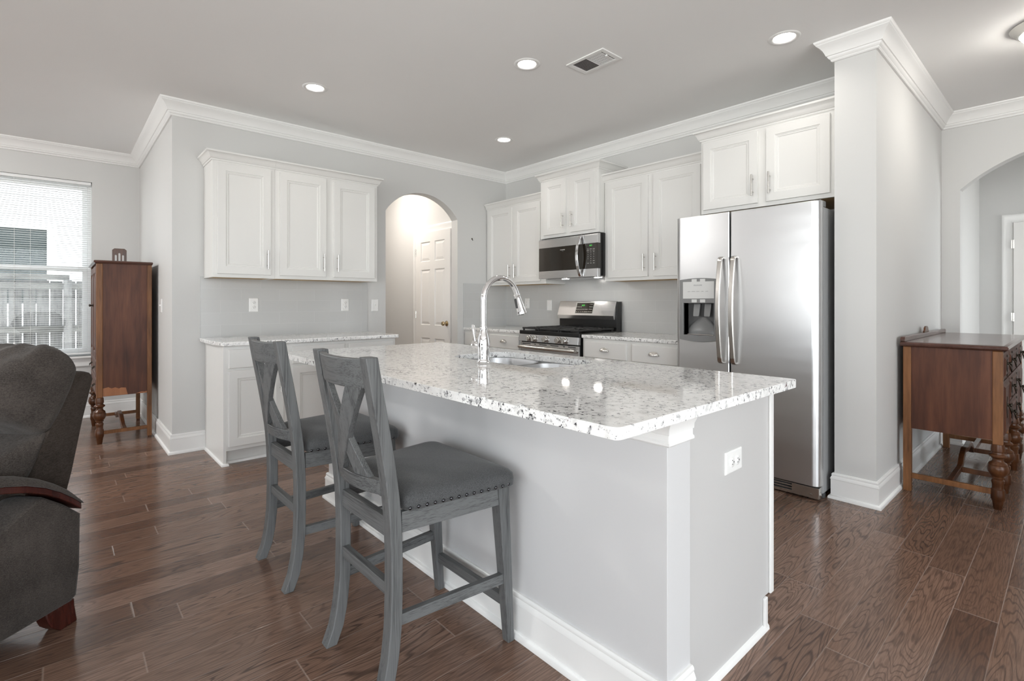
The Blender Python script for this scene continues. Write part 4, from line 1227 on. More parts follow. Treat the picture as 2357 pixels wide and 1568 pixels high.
outlet('white duplex outlet on the left grey tile backsplash, nearer the arch', FA, 2.046, 1.153)
outlet('white light switch on bare wall between grey tile and arch', FA0, 2.360, 1.147, kind='toggle')
outlet('white switch plate on the tile just left of the range', FBk, -3.940, 1.144, kind='toggle')
outlet('white outlet on the back tile, half hidden behind the faucet spray head', FBk, -4.30, 1.165)
outlet('white light switch on the return wall beside the tall cabinet', frame((0, YR, 0), (1, 0, 0), (0, -1, 0)), -5.221, 1.148, kind='toggle')
outlet('white horizontal outlet on the end panel of the island', frame((PX1 - 0.020, 0, 0), (0, 1, 0), (1, 0, 0)), 1.645, 0.660, horiz=True)

hk = thing('wall_hook', 'tiny black key shaped hook on the wall right of the arch', 'hook', (XA, 3.576, 1.907))
mb = MB(); mb.lathe([(0.009, 0.0), (0.009, 0.003), (0.006, 0.006), (0.001, 0.007)], (XA, 3.576, 1.912), 14, (1, 0, 0)); obj('hook_plate', mb, M['pull'], hk, smooth=40)
mb = MB(); mb.tube([(XA + 0.003, 3.576, 1.912), (XA + 0.008, 3.576, 1.898), (XA + 0.014, 3.576, 1.893), (XA + 0.018, 3.576, 1.899)], 0.003, 8); obj('hook_prong', mb, M['pull'], hk, smooth=50)

# ------------------------------------------------------------------ ceiling fixtures
def can(x, y, label, kind='bulb'):
    t = thing('recessed_light', label, 'ceiling light', (x, y, CEIL), 0, 'recessed ceiling lights')
    mb = MB(); mb.lathe([(0.0585, 0.002), (0.062, -0.003), (0.072, -0.0055), (0.082, -0.004), (0.087, -0.0005), (0.087, 0.0), (0.0585, 0.002)], (x, y, CEIL), 40, cap=False)
    obj('trim_ring', mb, M['trim'], t, smooth=50)
    mb = MB(); mb.lathe([(0.0585, 0.001), (0.0565, 0.030), (0.053, 0.062), (0.056, 0.064), (0.0595, 0.030), (0.0597, 0.001), (0.0585, 0.001)], (x, y, CEIL), 40, cap=False)
    obj('baffle', mb, M['trim'], t, smooth=50)
    mb = MB(); mb.lathe([(0.0001, 0.052), (0.0535, 0.052), (0.0535, 0.056), (0.0001, 0.056)], (x, y, CEIL), 40)
    obj('lens', mb, M[kind], t)
    return t
can(-3.716, 1.398, 'round recessed ceiling light above the left wall cabinets')
can(-2.420, 2.298, 'round recessed ceiling light left of the ceiling vent')
can(-3.694, 3.203, 'round recessed ceiling light in the corner nearest the microwave')
can(-1.163, 3.202, 'round recessed ceiling light in front of the refrigerator cabinets')

vt = thing('ceiling_vent', 'white rectangular ceiling air vent with dark louvres', 'vent', (-2.10, 2.593, CEIL))
vx0, vx1, vy0, vy1 = -2.253, -1.950, 2.494, 2.692
mb = MB(); zc = lambda a, b, t: (a, b, CEIL - t)
mb.grid_holes(vx0, vx1, vy0, vy1, [(vx0 + 0.032, -2.106, vy0 + 0.028, vy1 - 0.028), (-2.097, vx1 - 0.032, vy0 + 0.028, vy1 - 0.028)], zc, 0.0, 0.007)
obj('frame', mb, M['trim'], vt, bevel=0.003)
mb = MB(); mb.box(vx0 + 0.03, vx1 - 0.03, vy0 + 0.026, vy1 - 0.026, CEIL - 0.0012, CEIL - 0.0002); obj('duct_shadow', mb, M['slot'], vt)
for i in range(10):
    x = vx0 + 0.038 + i * 0.0112
    mb = MB(); mb.prism([(x, CEIL - 0.001), (x + 0.0015, CEIL - 0.001), (x + 0.0105, CEIL - 0.007), (x + 0.009, CEIL - 0.007)], 'y', vy0 + 0.027, vy1 - 0.027)
    obj('louvre', mb, M['trim'], vt)
for i in range(9):
    x = -2.091 + i * 0.0118
    mb = MB(); mb.prism([(x + 0.004, CEIL - 0.001), (x + 0.0055, CEIL - 0.001), (x + 0.0025, CEIL - 0.007), (x + 0.001, CEIL - 0.007)], 'y', vy0 + 0.027, vy1 - 0.027)
    obj('louvre', mb, M['trim'], vt)
for i in range(5):
    y = vy0 + 0.045 + i * 0.026
    mb = MB(); mb.box(-2.096, vx1 - 0.033, y, y + 0.002, CEIL - 0.004, CEIL - 0.0012); obj('damper_vane', mb, M['midgrey'], vt)
mb = MB(); mb.box(vx1 - 0.040, vx1 - 0.028, vy0 + 0.075, vy0 + 0.087, CEIL - 0.016, CEIL - 0.006); obj('lever', mb, M['trim'], vt, bevel=0.002)

fl = thing('flush_ceiling_light', 'round flush ceiling light with nickel rim cut by the right edge', 'ceiling light', (-0.100, 4.140, CEIL))
mb = MB(); mb.lathe([(0.172, 0.0), (0.174, -0.006), (0.168, -0.014), (0.160, -0.018), (0.156, -0.026), (0.148, -0.030), (0.140, -0.042), (0.132, -0.044), (0.128, -0.040), (0.128, -0.001)], (-0.1, 4.14, CEIL), 48, cap=False)
obj('rim', mb, M['nickel'], fl, smooth=40)
mb = MB(); mb.lathe([(0.128, -0.036)] + [(0.130 * math.cos(t), -0.038 - 0.060 * math.sin(t)) for t in [PI / 2 * i / 10 for i in range(11)]], (-0.1, 4.14, CEIL), 40)
obj('glass_bowl', mb, M['halllamp'], fl, smooth=60)
M['livfill'] = mat('added_living_glow', (1, 1, 1), 0.5, emit=(1.0, 0.985, 0.96), estr=LIV)
lv = thing('added_living_light', 'unseen ceiling light added to brighten the living room side', 'ceiling light', (-5.25, -1.9, CEIL))  # unseen light added to lift the left walls and ceiling
mb = MB(); mb.lathe([(0.19, 0.0), (0.19, -0.02), (0.17, -0.028), (0.17, -0.001)], (-5.25, -1.9, CEIL), 32, cap=False); obj('rim', mb, M['nickel'], lv, smooth=40)
mb = MB(); mb.lathe([(0.17, -0.024)] + [(0.17 * math.cos(t), -0.026 - 0.085 * math.sin(t)) for t in [PI / 2 * i / 8 for i in range(9)]], (-5.25, -1.9, CEIL), 32); obj('glass_bowl', mb, M['livfill'], lv, smooth=60)
pl = thing('added_passage_light', 'unseen warm ceiling light added to brighten the passage behind the left arch', 'ceiling light', (-5.75, 2.75, CEIL))  # unseen light added for the warm glow inside the passage
mb = MB(); mb.lathe([(0.14, 0.0), (0.14, -0.02), (0.12, -0.028), (0.12, -0.001)], (-5.75, 2.75, CEIL), 32, cap=False); obj('rim', mb, M['nickel'], pl, smooth=40)
mb = MB(); mb.lathe([(0.12, -0.024)] + [(0.12 * math.cos(t), -0.026 - 0.055 * math.sin(t)) for t in [PI / 2 * i / 8 for i in range(9)]], (-5.75, 2.75, CEIL), 32); obj('glass_bowl', mb, M['passfill'], pl, smooth=60)
# ------------------------------------------------------------------ counter stools
def interp(tab, z):
    tab = sorted(tab)
    if z <= tab[0][0]: return tab[0][1]
    for (z0, v0), (z1, v1) in zip(tab, tab[1:]):
        if z <= z1:
            t = (z - z0) / (z1 - z0); return v0 + (v1 - v0) * t
    return tab[-1][1]
PF = [(0.0, -0.214), (0.06, -0.190), (0.13, -0.176), (0.22, -0.167), (0.32, -0.1645), (0.42, -0.1645), (0.52, -0.168), (0.60, -0.175), (0.68, -0.186), (0.76, -0.199), (0.84, -0.213), (0.92, -0.228), (1.02, -0.245)]
def make_stool(loc, rot, label):
    t = local_thing('counter_stool', label, 'stool', loc, rot, 'grey counter stools at the island')
    PD = 0.038
    for s in (-1, 1):
        mb = MB(); rings = []
        for i in range(35):
            z = 1.02 * i / 34; y = interp(PF, z)
            x0, x1 = s * 0.2025, s * 0.157
            zz = z
            rings.append([(x0, y, zz), (x0, y - PD, zz), (x1, y - PD, zz), (x1, y, zz)])
        mb.loft(rings); obj('back_post', mb, M['grey_z'], t, smooth=30, bevel=0.003)
    for s in (-1, 1):
        mb = MB()
        mb.loft([[(s * 0.231, 0.228, 0), (s * 0.231, 0.256, 0), (s * 0.199, 0.256, 0), (s * 0.199, 0.228, 0)],
                 [(s * 0.238, 0.178, 0.55), (s * 0.238, 0.226, 0.55), (s * 0.190, 0.226, 0.55), (s * 0.190, 0.178, 0.55)]])
        obj('front_leg', mb, M['grey_z'], t, bevel=0.003)
    # aprons
    for s in (-1, 1):
        mb = MB(); mb.prism([(s * 0.197, -0.166), (s * 0.233, 0.190), (s * 0.213, 0.190), (s * 0.177, -0.166)], 'z', 0.490, 0.552)
        obj('side_apron', mb, M['grey_y'], t, bevel=0.002)
        mb = MB(); mb.prism([(s * 0.194, -0.168), (s * 0.228, 0.212), (s * 0.206, 0.212), (s * 0.172, -0.168)], 'z', 0.212, 0.246)
        obj('side_stretcher', mb, M['grey_y'], t, bevel=0.002)
    mb = MB(); mb.box(-0.16, 0.16, -0.196, -0.172, 0.472, 0.530); obj('rear_apron', mb, M['grey_x'], t, bevel=0.002)
    mb = MB(); mb.box(-0.195, 0.195, 0.198, 0.222, 0.490, 0.552); obj('front_apron', mb, M['grey_x'], t, bevel=0.002)
    mb = MB(); mb.box(-0.16, 0.16, -0.196, -0.172, 0.297, 0.333); obj('rear_stretcher', mb, M['grey_x'], t, bevel=0.002)
    mb = MB(); mb.box(-0.20, 0.20, 0.223, 0.246, 0.120, 0.154); obj('front_stretcher', mb, M['grey_x'], t, bevel=0.002)
    # curved back
    def yb(x, z, extra=0.0):
        return interp(PF, z) - PD / 2 - 0.034 * (1 - (x / 0.16) ** 2) + extra
    def rail(z0, z1, th):
        mb = MB(); rings = []
        for i in range(17):
            x = -0.160 + 0.320 * i / 16
            a, b = yb(x, z0), yb(x, z1)
            rings.append([(x, a - th / 2, z0), (x, a + th / 2, z0), (x, b + th / 2, z1), (x, b - th / 2, z1)])
        mb.loft(rings); return mb
    obj('top_rail', rail(0.924, 1.013, 0.024), M['grey_x'], t, smooth=30, bevel=0.003)
    obj('lower_back_rail', rail(0.600, 0.645, 0.024), M['grey_x'], t, smooth=30, bevel=0.002)
    for (xt, xb, e) in ((-0.118, 0.072, 0.003), (0.108, -0.078, -0.003)):
        mb = MB(); rings = []
        L = math.hypot(xt - xb, 0.29); w = 0.029 * L / 0.29
        for i in range(15):
            k = i / 14; z = 0.640 + 0.290 * k; x = xb + (xt - xb) * k
            r = []
            for dx, dy in ((-w, -0.010), (w, -0.010), (w, 0.010), (-w, 0.010)):
                xx = max(-0.158, min(0.158, x + dx)); r.append((xx, yb(xx, z, e) + dy, z))
            rings.append(r)
        mb.loft(rings); obj('cross_brace', mb, M['grey_z'], t, smooth=30, bevel=0.002)
    # upholstered seat
    def outline(e, z, n=8):
        bk, ft = 0.212, 0.268
        y0, y1 = -0.158, 0.248
        c = [(-bk, y0), (bk, y0), (ft, y1), (-ft, y1)]
        rad = [0.03, 0.03, 0.06, 0.06]; pts = []
        for i in range(4):
            p = Vector(c[i]); a = (Vector(c[i - 1]) - p).normalized(); b = (Vector(c[(i + 1) % 4]) - p).normalized()
            r = rad[i]
            A, B = p + a * r, p + b * r
            for k in range(n + 1):
                u = k / n; pts.append(A * (1 - u) ** 2 + p * 2 * u * (1 - u) + B * u ** 2)
        cx, cy = 0.0, 0.045
        return [((q.x - cx) * (1 - e) + cx, (q.y - cy) * (1 - e) + cy, z) for q in pts]
    mb = MB()
    rings = [outline(e, z) for e, z in ((0.03, 0.5525), (0.006, 0.555), (0.0, 0.565), (0.0, 0.578), (0.012, 0.592), (0.05, 0.601), (0.13, 0.610), (0.27, 0.617), (0.45, 0.621), (0.70, 0.624), (0.90, 0.625))]
    mb.loft(rings)
    st = obj('seat_cushion', mb, M['seat'], t, smooth=60)
    for s in (-1, 1):
        for i in range(14):
            k = i / 13; y = -0.148 + 0.352 * k; x = s * (0.2145 + 0.0565 * (y + 0.158) / 0.406)
            if i == 13: x -= s * 0.006
            mb = MB(); mb.sphere((x + s * 0.000, y, 0.564), 0.0056, 10, 6, (0.6, 1, 1)); obj('nailhead', mb, M['nail'], st, smooth=60)
    for i in range(13):
        x = -0.195 + 0.39 * i / 12
        mb = MB(); mb.sphere((x, 0.2475, 0.564), 0.0056, 10, 6, (1, 0.6, 1)); obj('nailhead', mb, M['nail'], st, smooth=60)
    return t
s2 = make_stool((-1.543, 0.930, 0), 0.0, 'near grey x back counter stool with the open seat in view')
s1 = copy_tree(s2); s1.location = (-2.333, 0.930, 0); s1.rotation_euler = (0, 0, 0)
s1['label'] = 'far grey x back counter stool, closer to the left base cabinets'

# ------------------------------------------------------------------ old wooden furniture
LEGP = [(0.0, 0.0), (0.017, 0.0), (0.019, 0.010), (0.021, 0.030), (0.023, 0.046), (0.026, 0.052)]
def turned_leg(parent, x, y, ztop, blk=0.0265, scale=1.0, name='front_leg'):
    """turned front leg: foot, block, vase and ring up to the square stile at ztop"""
    k = ztop / 0.385
    prof = [(0.001, 0.0), (0.017, 0.0), (0.0185, 0.010), (0.0195, 0.012), (0.021, 0.030), (0.0225, 0.033), (0.0225, 0.040), (0.024, 0.050), (0.0255, 0.056),
            (0.0290, 0.062), (0.0295, 0.090), (0.0285, 0.118), (0.0235, 0.124), (0.0235, 0.150), (0.0265, 0.158), (0.0265, 0.172), (0.0215, 0.178), (0.0225, 0.186), (0.0275, 0.188), (0.028, 0.194), (0.024, 0.197),
            (0.033, 0.206), (0.041, 0.222), (0.0435, 0.238), (0.0425, 0.252), (0.038, 0.262), (0.040, 0.266), (0.036, 0.274), (0.026, 0.282), (0.0225, 0.292), (0.024, 0.302), (0.036, 0.311), (0.0375, 0.317), (0.034, 0.323), (0.026, 0.328), (0.025, 0.338), (0.029, 0.342), (0.0295, 0.352), (0.026, 0.384), (0.001, 0.385)]
    mb = MB(); mb.lathe([(r * scale, h * k) for r, h in prof], (x, y, 0), 28)
    return obj(name, mb, M['turned'], parent, smooth=40)

hb = thing('tall_cabinet', 'tall narrow old mahogany cabinet on turned legs by the window', 'cabinet', (-5.84, 0.425, 0))
HX0, HX1, HY0, HY1 = -6.285, -5.402, 0.236, 0.612
mb = MB(); mb.box(HX0 + 0.012, HX1 - 0.008, HY0 + 0.016, HY1 - 0.006, 0.392, 1.500); obj('carcass', mb, M['mahog'], hb)
for x in (HX0, HX1 - 0.040):
    mb = MB(); mb.box(x, x + 0.040, HY0, HY0 + 0.042, 0.384, 1.500); obj('front_stile', mb, M['maple'], hb, bevel=0.004)
    mb = MB(); mb.box(x, x + 0.040, HY1 - 0.032, HY1, 0.018, 1.500); bs = obj('back_leg', mb, M['maple'], hb, bevel=0.002)
    mb = MB(); mb.box(x + 0.002, x + 0.038, HY1 - 0.030, HY1 - 0.002, 0.0, 0.018); obj('foot', mb, M['turned'], bs)
    turned_leg(hb, x + 0.020, HY0 + 0.022, 0.385)
# bare patch along the foot of the side panel
M['bare'] = wood('bare_orange_wood', (0.28, 0.11, 0.05), (0.36, 0.155, 0.075), (0.42, 0.20, 0.10), 'z', 0.6, 0.8)
patch = [(0.280, 0.394), (0.445, 0.394), (0.438, 0.42), (0.432, 0.452), (0.400, 0.456), (0.385, 0.449), (0.36, 0.462), (0.335, 0.455), (0.315, 0.468), (0.280, 0.460)]
mb = MB(); mb.prism(patch, 'x', HX1 - 0.0085, HX1 - 0.0075); obj('worn_patch', mb, M['bare'], hb)
mb = MB(); mb.prism([(0.500, 0.394), (0.578, 0.394), (0.578, 0.408), (0.560, 0.403), (0.54, 0.407), (0.52, 0.401)], 'x', HX1 - 0.0085, HX1 - 0.0075); obj('worn_patch', mb, M['bare'], hb)
# moulded top
mb = MB(); TP = [(0.0, 1.500), (0.006, 1.500), (0.010, 1.506), (0.014, 1.508), (0.018, 1.514), (0.016, 1.522), (0.010, 1.526), (0.0, 1.527)]
rings = []
for o, z in [(0, 1.5)] + TP[1:]:
    rings.append([(HX0 - o, HY0 - o * 1.0, z), (HX1 + o, HY0 - o, z), (HX1 + o, HY1 + o * 0.4, z), (HX0 - o, HY1 + o * 0.4, z)])
mb.loft(rings); obj('top', mb, M['mahogx'], hb, smooth=30)
HFr = frame((0, HY0 + 0.016, 0), (1, 0, 0), (0, -1, 0))
for a0, a1, hs in ((HX0 + 0.044, -5.846, 'r'), (-5.842, HX1 - 0.044, 'l')):
    mb = MB(); mb.panel(HFr, a0, a1, 0.70, 1.485, [(0, 0.014), (0.004, 0.018), (0.055, 0.018), (0.062, 0.010), (0.10, 0.016)], 0.0); d = obj('door', mb, M['mahog'], hb)
    kx = a1 - 0.028 if hs == 'r' else a0 + 0.028
    mb = MB(); mb.lathe([(0.012, 0), (0.012, 0.004), (0.006, 0.008), (0.006, 0.016), (0.012, 0.022), (0.010, 0.028), (0.001, 0.030)], HFr(kx, 0.018, 1.15), 16, (0, -1, 0)); obj('knob', mb, M['pull'], d, smooth=40)
for c0, c1 in ((0.400, 0.540), (0.548, 0.690)):
    mb = MB(); mb.panel(HFr, HX0 + 0.044, HX1 - 0.044, c0, c1, [(0, 0.012), (0.010, 0.018), (0.030, 0.018), (0.034, 0.014)], 0.0); d = obj('drawer', mb, M['mahog'], hb)
    for kx in (-6.05, -5.63):
        mb = MB(); mb.tube([HFr(kx - 0.035, 0.016, (c0 + c1) / 2 + 0.01), HFr(kx - 0.032, 0.034, (c0 + c1) / 2 - 0.006), HFr(kx, 0.036, (c0 + c1) / 2 - 0.016), HFr(kx + 0.032, 0.034, (c0 + c1) / 2 - 0.006), HFr(kx + 0.035, 0.016, (c0 + c1) / 2 + 0.01)], 0.0035, 8); obj('pull', mb, M['pull'], d, smooth=50)
for x in (HX0 + 0.020, HX1 - 0.020):
    mb = MB(); mb.box(x - 0.011, x + 0.011, HY0 + 0.045, HY1 - 0.030, 0.078, 0.106); obj('side_stretcher', mb, M['maple'], hb, bevel=0.003)
pts = [(HX0 + 0.03, 0.425, 0.095), (-6.12, 0.425, 0.098), (-6.03, 0.425, 0.125), (-5.93, 0.425, 0.158), (-5.84, 0.425, 0.150), (-5.75, 0.425, 0.158), (-5.65, 0.425, 0.125), (-5.56, 0.425, 0.098), (HX1 - 0.03, 0.425, 0.095)]
mb = MB(); mb.tube(pts, 1.0, flat=(0.030, 0.034, (0, 0, 1))); obj('long_stretcher', mb, M['turned'], hb, smooth=40, bevel=0.004)

rk = thing('wooden_rack', 'small brown wooden plate with three slots standing on the tall cabinet', 'rack', (-5.80, 0.416, 1.527))
mb = MB()
xa, xb = -5.812, -5.794
def slot(yc, z0, z1, r=0.006, n=6):
    return [(yc - r, z0), (yc + r, z0)] + [(yc + r * math.cos(PI * i / n), z1 - r + r * math.sin(PI * i / n)) for i in range(n + 1)]
tmp = MB(); bm = tmp.bm
outer = [(0.364, 1.527), (0.468, 1.527), (0.468, 1.650), (0.452, 1.664), (0.380, 1.664), (0.364, 1.650)]
holes = [slot(0.390, 1.545, 1.606, 0.0075), slot(0.416, 1.545, 1.624, 0.0075), slot(0.442, 1.545, 1.606, 0.0075)]
fr_ = []
for x in (xa, xb):
    rs = []; es = []
    for ring in [outer] + holes:
        vs = [bm.verts.new((x, p[0], p[1])) for p in ring]; rs.append(vs)
        es += [bm.edges.new((vs[i], vs[(i + 1) % len(vs)])) for i in range(len(vs))]
    bmesh.ops.triangle_fill(bm, use_beauty=True, edges=es); fr_.append(rs)
for a, b in zip(*fr_):
    for i in range(len(a)): bm.faces.new((a[i], a[(i + 1) % len(a)], b[(i + 1) % len(a)], b[i]))
obj('plate', tmp, M['turned'], rk)
mb = MB(); mb.box(-5.835, -5.771, 0.366, 0.466, 1.527, 1.540); obj('base', mb, M['turned'], rk, bevel=0.002)

sb = thing('sideboard', 'old mahogany sideboard with turned legs against the hall wall', 'sideboard', (-0.52, 4.68, 0))
SX_0, SX_1, SY_0, SY_1 = -0.738, -0.285, 3.960, 5.400
mb = MB(); mb.box(SX_0 + 0.006, SX_1 - 0.012, SY_0 + 0.008, SY_1 - 0.008, 0.392, 0.900); obj('carcass', mb, M['mahog'], sb)
for y in (SY_0, SY_1 - 0.040):
    mb = MB(); mb.box(SX_0, SX_0 + 0.040, y, y + 0.040, 0.0, 0.900); obj('back_leg', mb, M['maple'], sb, bevel=0.002)
for y in (SY_0, 4.340, 4.980, SY_1 - 0.044):
    if y in (SY_0, SY_1 - 0.044):
        mb = MB(); mb.box(SX_1 - 0.044, SX_1, y, y + 0.044, 0.370, 0.900)
    else:
        mb = MB(); mb.box(SX_1 - 0.040, SX_1 - 0.004, y + 0.004, y + 0.040, 0.370, 0.400)
    obj('front_stile', mb, M['maple'], sb, bevel=0.004)
    turned_leg(sb, SX_1 - 0.022, y + 0.022, 0.372, scale=1.06)
mb = MB(); rings = []
for o, z in ((0, 0.900), (0.006, 0.902), (0.014, 0.905), (0.020, 0.912), (0.021, 0.920), (0.016, 0.928), (0.006, 0.932), (0.0, 0.932)):
    rings.append([(SX_0 - 0.012, SY_0 - o, z), (SX_1 + o * 1.2, SY_0 - o, z), (SX_1 + o * 1.2, SY_1 + o, z), (SX_0 - 0.012, SY_1 + o, z)])
mb.loft(rings); obj('top', mb, M['mahogx'], sb, smooth=30)
# low back gallery with rounded ends
g = [(SY_0 - 0.012, 0.932), (SY_1 + 0.012, 0.932), (SY_1 + 0.012, 0.945), (SY_1 + 0.004, 0.958), (SY_1 - 0.012, 0.962), (SY_0 + 0.012, 0.962), (SY_0 - 0.004, 0.958), (SY_0 - 0.012, 0.945)]
mb = MB(); mb.prism(g, 'x', SX_0 - 0.012, SX_0 + 0.012); ga = obj('back_gallery', mb, M['mahogx'], sb, bevel=0.003)
mb = MB(); mb.prism([(4.60, 0.962), (4.76, 0.962), (4.752, 0.975), (4.735, 0.978), (4.730, 0.995), (4.705, 1.006), (4.655, 1.006), (4.630, 0.995), (4.625, 0.978), (4.608, 0.975)], 'x', SX_0 - 0.006, SX_0 + 0.006); obj('crest', mb, M['turned'], ga, bevel=0.003)
SFr = frame((SX_1 - 0.012, 0, 0), (0, 1, 0), (1, 0, 0))
def bail(fr, a, c, par):
    mb = MB(); mb.prism([(0, 0), (0.001, 0)], 'z', 0, 0) if False else None
    rings = [[fr(a + x * k, b, c + z * k) for x, z in ((0, 0.062), (0.014, 0.03), (0.022, 0.0), (0.012, -0.035), (0, -0.066), (-0.012, -0.035), (-0.022, 0.0), (-0.014, 0.03))] for k, b in ((1, 0.013), (1, 0.016), (0.85, 0.0175))]
    mb.loft(rings); p = obj('pull_plate', mb, M['pull'], par)
    mb = MB(); mb.lathe([(0.009, 0), (0.007, 0.006), (0.011, 0.014), (0.009, 0.019), (0.001, 0.021)], fr(a, 0.0165, c + 0.012), 12, (1, 0, 0)); obj('pull_knob', mb, M['pull'], p, smooth=40)
    mb = MB(); mb.tube([fr(a - 0.016, 0.024, c + 0.012), fr(a - 0.017, 0.030, c - 0.012), fr(a, 0.034, c - 0.036), fr(a + 0.017, 0.030, c - 0.012), fr(a + 0.016, 0.024, c + 0.012)], 0.003, 8); obj('bail', mb, M['pull'], p, smooth=50)
for (a0, a1) in ((SY_0 + 0.048, 4.335), (4.345, 5.015), (5.025, SY_1 - 0.048)):
    mid = a1 - a0 > 0.5
    rows = ((0.400, 0.555), (0.562, 0.720), (0.727, 0.885)) if mid else ((0.400, 0.720), (0.727, 0.885))
    for c0, c1 in rows:
        mb = MB(); mb.panel(SFr, a0, a1, c0, c1, [(0, 0.008), (0.010, 0.012), (0.024, 0.012), (0.034, 0.018), (0.050, 0.014)], 0.0)
        d = obj('drawer' if c1 - c0 < 0.2 else 'door', mb, M['mahog'], sb)
        for a in ((a0 + 0.16, a1 - 0.16) if mid else ((a0 + a1) / 2,)):
            bail(SFr, a, (c0 + c1) / 2, d)
for y in (SY_0 + 0.021, SY_1 - 0.021):
    mb = MB(); mb.box(SX_0 + 0.038, SX_1 - 0.044, y - 0.011, y + 0.011, 0.080, 0.112); obj('side_stretcher', mb, M['maple'], sb, bevel=0.003)
for y in (4.360, 5.000):
    mb = MB(); mb.box(-0.505, SX_1 - 0.044, y - 0.011, y + 0.011, 0.080, 0.112); obj('cross_stretcher', mb, M['turned'], sb, bevel=0.003)
pts = [(-0.52, SY_0 + 0.02, 0.096), (-0.52, 4.36, 0.096), (-0.52, 4.42, 0.105), (-0.52, 4.48, 0.150), (-0.52, 4.56, 0.180), (-0.52, 4.66, 0.170), (-0.52, 4.70, 0.170), (-0.52, 4.80, 0.180), (-0.52, 4.88, 0.150), (-0.52, 4.94, 0.105), (-0.52, 5.0, 0.096), (-0.52, SY_1 - 0.02, 0.096)]
mb = MB(); mb.tube(pts, 1.0, flat=(0.030, 0.034, (0, 0, 1))); obj('long_stretcher', mb, M['turned'], sb, smooth=40, bevel=0.004)

# ------------------------------------------------------------------ recliner (local x = front, y = its left side)
from mathutils import noise as mnoise
rc = local_thing('recliner_chair', 'dark brown grey microfibre recliner with wooden arm trim at left edge', 'armchair', (-2.45, 0.04, 0), math.radians(-50))
side = [(-0.037, 0.395), (-0.034, 0.20), (-0.022, 0.098), (0.0, 0.086), (0.30, 0.084), (0.66, 0.086), (0.70, 0.11), (0.72, 0.34), (0.60, 0.352), (0.42, 0.372), (0.30, 0.405), (0.21, 0.445), (0.15, 0.482), (0.115, 0.500), (0.09, 0.500), (0.02, 0.448)]
def side_panel(y0, y1):
    mb = MB(); rings = []
    cx, cz = 0.34, 0.27
    sgn = 1 if y1 > y0 else -1
    for e, y in ((0.045, y0), (0.012, y0 + 0.006 * sgn), (0.0, y0 + 0.022 * sgn), (0.0, y1 - 0.03 * sgn), (0.02, y1 - 0.008 * sgn), (0.06, y1)):
        rings.append([(p[0] + (cx - p[0]) * e, y, p[1] + (cz - p[1]) * e) for p in side])
    mb.loft(rings); return mb
# seam welt along the outer edge
obj('side_panel', side_panel(0.0, -0.15), M['suede'], rc, smooth=50)
obj('side_panel', side_panel(-0.80, -0.65), M['suede'], rc, smooth=50)
armp = [(-0.026, 0.438), (0.005, 0.468), (0.05, 0.505), (0.10, 0.538), (0.16, 0.566), (0.23, 0.588), (0.32, 0.604), (0.42, 0.608), (0.54, 0.596), (0.66, 0.566), (0.76, 0.520), (0.80, 0.490)]
def sub(pl, m=3):
    out = []
    for a, b in zip(pl, pl[1:]):
        for i in range(m): t = i / m; out.append((a[0] + (b[0] - a[0]) * t, a[1] + (b[1] - a[1]) * t))
    return out + [pl[-1]]
for yc in (-0.045, -0.755):
    mb = MB(); rings = []
    for s_, z_ in sub(armp): rings.append([(s_, yc + a, z_ + b - 0.012) for a, b in ((-0.055, -0.013), (0.055, -0.013), (0.055, 0.011), (-0.055, 0.011))])
    mb.loft(rings); ar = obj('arm_rail', mb, M['cherry'], rc, smooth=40, bevel=0.003)
    mb = MB(); rings = []; pl = sub(armp)
    for i, (s_, z_) in enumerate(pl):
        k = min(1.0, 0.35 + 0.16 * i, 0.35 + 0.16 * (len(pl) - 1 - i))
        rings.append([(s_, yc + 0.064 * math.cos(t), z_ + 0.0 + (0.030 * k * math.sin(t) if math.sin(t) > 0 else 0.004 * math.sin(t))) for t in [2 * PI * j / 16 for j in range(16)]])
    mb.loft(rings); obj('arm_pad', mb, M['suede'], ar, smooth=60)
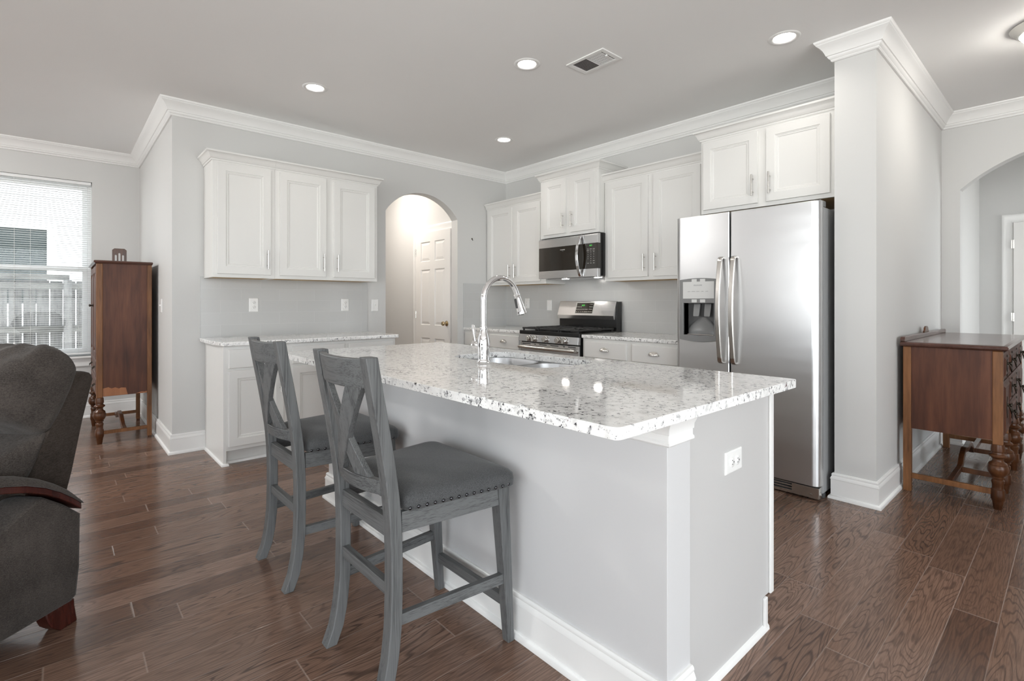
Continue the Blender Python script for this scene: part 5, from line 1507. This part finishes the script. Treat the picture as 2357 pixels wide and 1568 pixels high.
# reclined back shell
shell = [(-0.048, 0.40), (-0.086, 0.53), (-0.130, 0.72), (-0.168, 0.855), (-0.172, 0.872), (-0.168, 0.888), (-0.157, 0.899), (-0.138, 0.906), (-0.115, 0.908), (-0.095, 0.900), (0.02, 0.66), (0.12, 0.42), (0.16, 0.30), (-0.02, 0.30)]
mb = MB(); rings = []
for e, y in ((0.05, -0.098), (0.012, -0.104), (0.0, -0.12), (0.0, -0.68), (0.012, -0.696), (0.05, -0.702)):
    rings.append([(p[0] + (0.0 - p[0]) * e, y, p[1] + (0.62 - p[1]) * e * 0.35) for p in shell])
mb.loft(rings); obj('back_shell', mb, M['suede_dark'], rc, smooth=50)
def pillow(rear0, rear1, front0, front1, crown, ya, yb_, seed, nseg=56, nsec=44, droop=0.0):
    """puffy horizontal pillow; section blends from rear line to a bulged front"""
    mb = MB(); rings = []
    c = ((rear0[0] + rear1[0] + front0[0] + front1[0]) / 4, (rear0[1] + rear1[1] + front0[1] + front1[1]) / 4)
    ctl = [rear0, front0, (front0[0] * 0.5 + front1[0] * 0.5 + crown, (front0[1] + front1[1]) / 2), front1, rear1]
    def section(k):
        # closed Catmull-Rom through control points
        n = len(ctl); out = []
        for i in range(nsec):
            t = i / nsec * n; a = int(t); u = t - a
            p0, p1, p2, p3 = (ctl[(a + d) % n] for d in (-1, 0, 1, 2))
            q = [0.5 * ((2 * p1[d]) + (-p0[d] + p2[d]) * u + (2 * p0[d] - 5 * p1[d] + 4 * p2[d] - p3[d]) * u * u + (-p0[d] + 3 * p1[d] - 3 * p2[d] + p3[d]) * u ** 3) for d in (0, 1)]
            out.append((c[0] + (q[0] - c[0]) * k, c[1] + (q[1] - c[1]) * k))
        return out
    for i in range(nseg + 1):
        t = -1 + 2 * i / nseg
        k = max(0.0, 1 - abs(t) ** 7) ** (1 / 5) if abs(t) < 1 else 0.0
        k = 0.42 + 0.58 * k
        y = (ya + yb_) / 2 + (yb_ - ya) / 2 * (math.sin(t * PI / 2) if False else t)
        r = []
        for (s_, z_) in section(k):
            nz = mnoise.fractal(Vector((s_ * 9 + seed, y * 6, z_ * 7)), 1.0, 2.0, 3)
            cre = mnoise.noise(Vector((s_ * 3 + seed, y * 22 + z_ * 9, z_ * 2)))
            top = max(0.0, min(1.0, (z_ - 0.93) / 0.07))
            fold = math.sin(y * 70 + 5 * nz + s_ * 14) * top
            d = 0.006 * nz + 0.004 * cre + 0.0045 * fold
            dx, dz = s_ - c[0], z_ - c[1]; l = math.hypot(dx, dz) or 1
            r.append((s_ + dx / l * d, y, z_ + dz / l * d))
        rings.append(r)
    mb.loft(rings); return mb
obj('head_pillow', pillow((-0.018, 0.714), (-0.112, 0.930), (0.045, 0.708), (0.00, 1.018), 0.165, -0.088, -0.712, 3.1), M['suede'], rc, smooth=60)
obj('lumbar_pillow', pillow((0.075, 0.535), (-0.014, 0.692), (0.24, 0.505), (0.020, 0.698), 0.115, -0.100, -0.700, 8.7), M['suede'], rc, smooth=60)
mb = MB(); rings = []
for e, z in ((0.05, 0.30), (0.0, 0.33), (0.0, 0.42), (0.03, 0.455), (0.12, 0.475), (0.4, 0.485)):
    rings.append([(p[0] + (0.42 - p[0]) * e, p[1] + (-0.40 - p[1]) * e, z) for p in rrect(0.10, 0.76, -0.645, -0.155, 0.05, 5)])
mb.loft(rings); obj('seat_cushion', mb, M['suede'], rc, smooth=60)
mb = MB(); mb.prism([(-0.02, 0.10), (0.66, 0.10), (0.66, 0.31), (0.0, 0.31)], 'y', -0.16, -0.64); obj('base_frame', mb, M['suede_dark'], rc)
mb = MB(); mb.prism([(0.72, 0.10), (0.755, 0.11), (0.765, 0.38), (0.73, 0.40)], 'y', -0.16, -0.64); obj('footrest', mb, M['suede'], rc, bevel=0.012)
for yy in (-0.012, -0.740):
    mb = MB(); rings = []
    for s0, s1, z, yo in ((-0.018, 0.083, 0.088, 0.0), (-0.019, 0.078, 0.06, 0.001), (-0.022, 0.066, 0.03, 0.003), (-0.025, 0.042, 0.006, 0.004), (-0.025, 0.034, 0.0, 0.004)):
        rings.append([(s0, yy + yo, z), (s1, yy + yo, z), (s1, yy - 0.052, z), (s0, yy - 0.052, z)])
    mb.loft(rings); obj('leg', mb, M['cherry'], rc, smooth=30, bevel=0.004)
for yy in (-0.012, -0.740):
    mb = MB(); mb.loft([[(0.62 + a, yy, 0.088) for a in (0,)] and [(0.61, yy, 0.088), (0.69, yy, 0.088), (0.69, yy - 0.05, 0.088), (0.61, yy - 0.05, 0.088)], [(0.64, yy, 0.0), (0.69, yy, 0.0), (0.69, yy - 0.05, 0.0), (0.64, yy - 0.05, 0.0)]])
    obj('leg', mb, M['cherry'], rc, bevel=0.004)
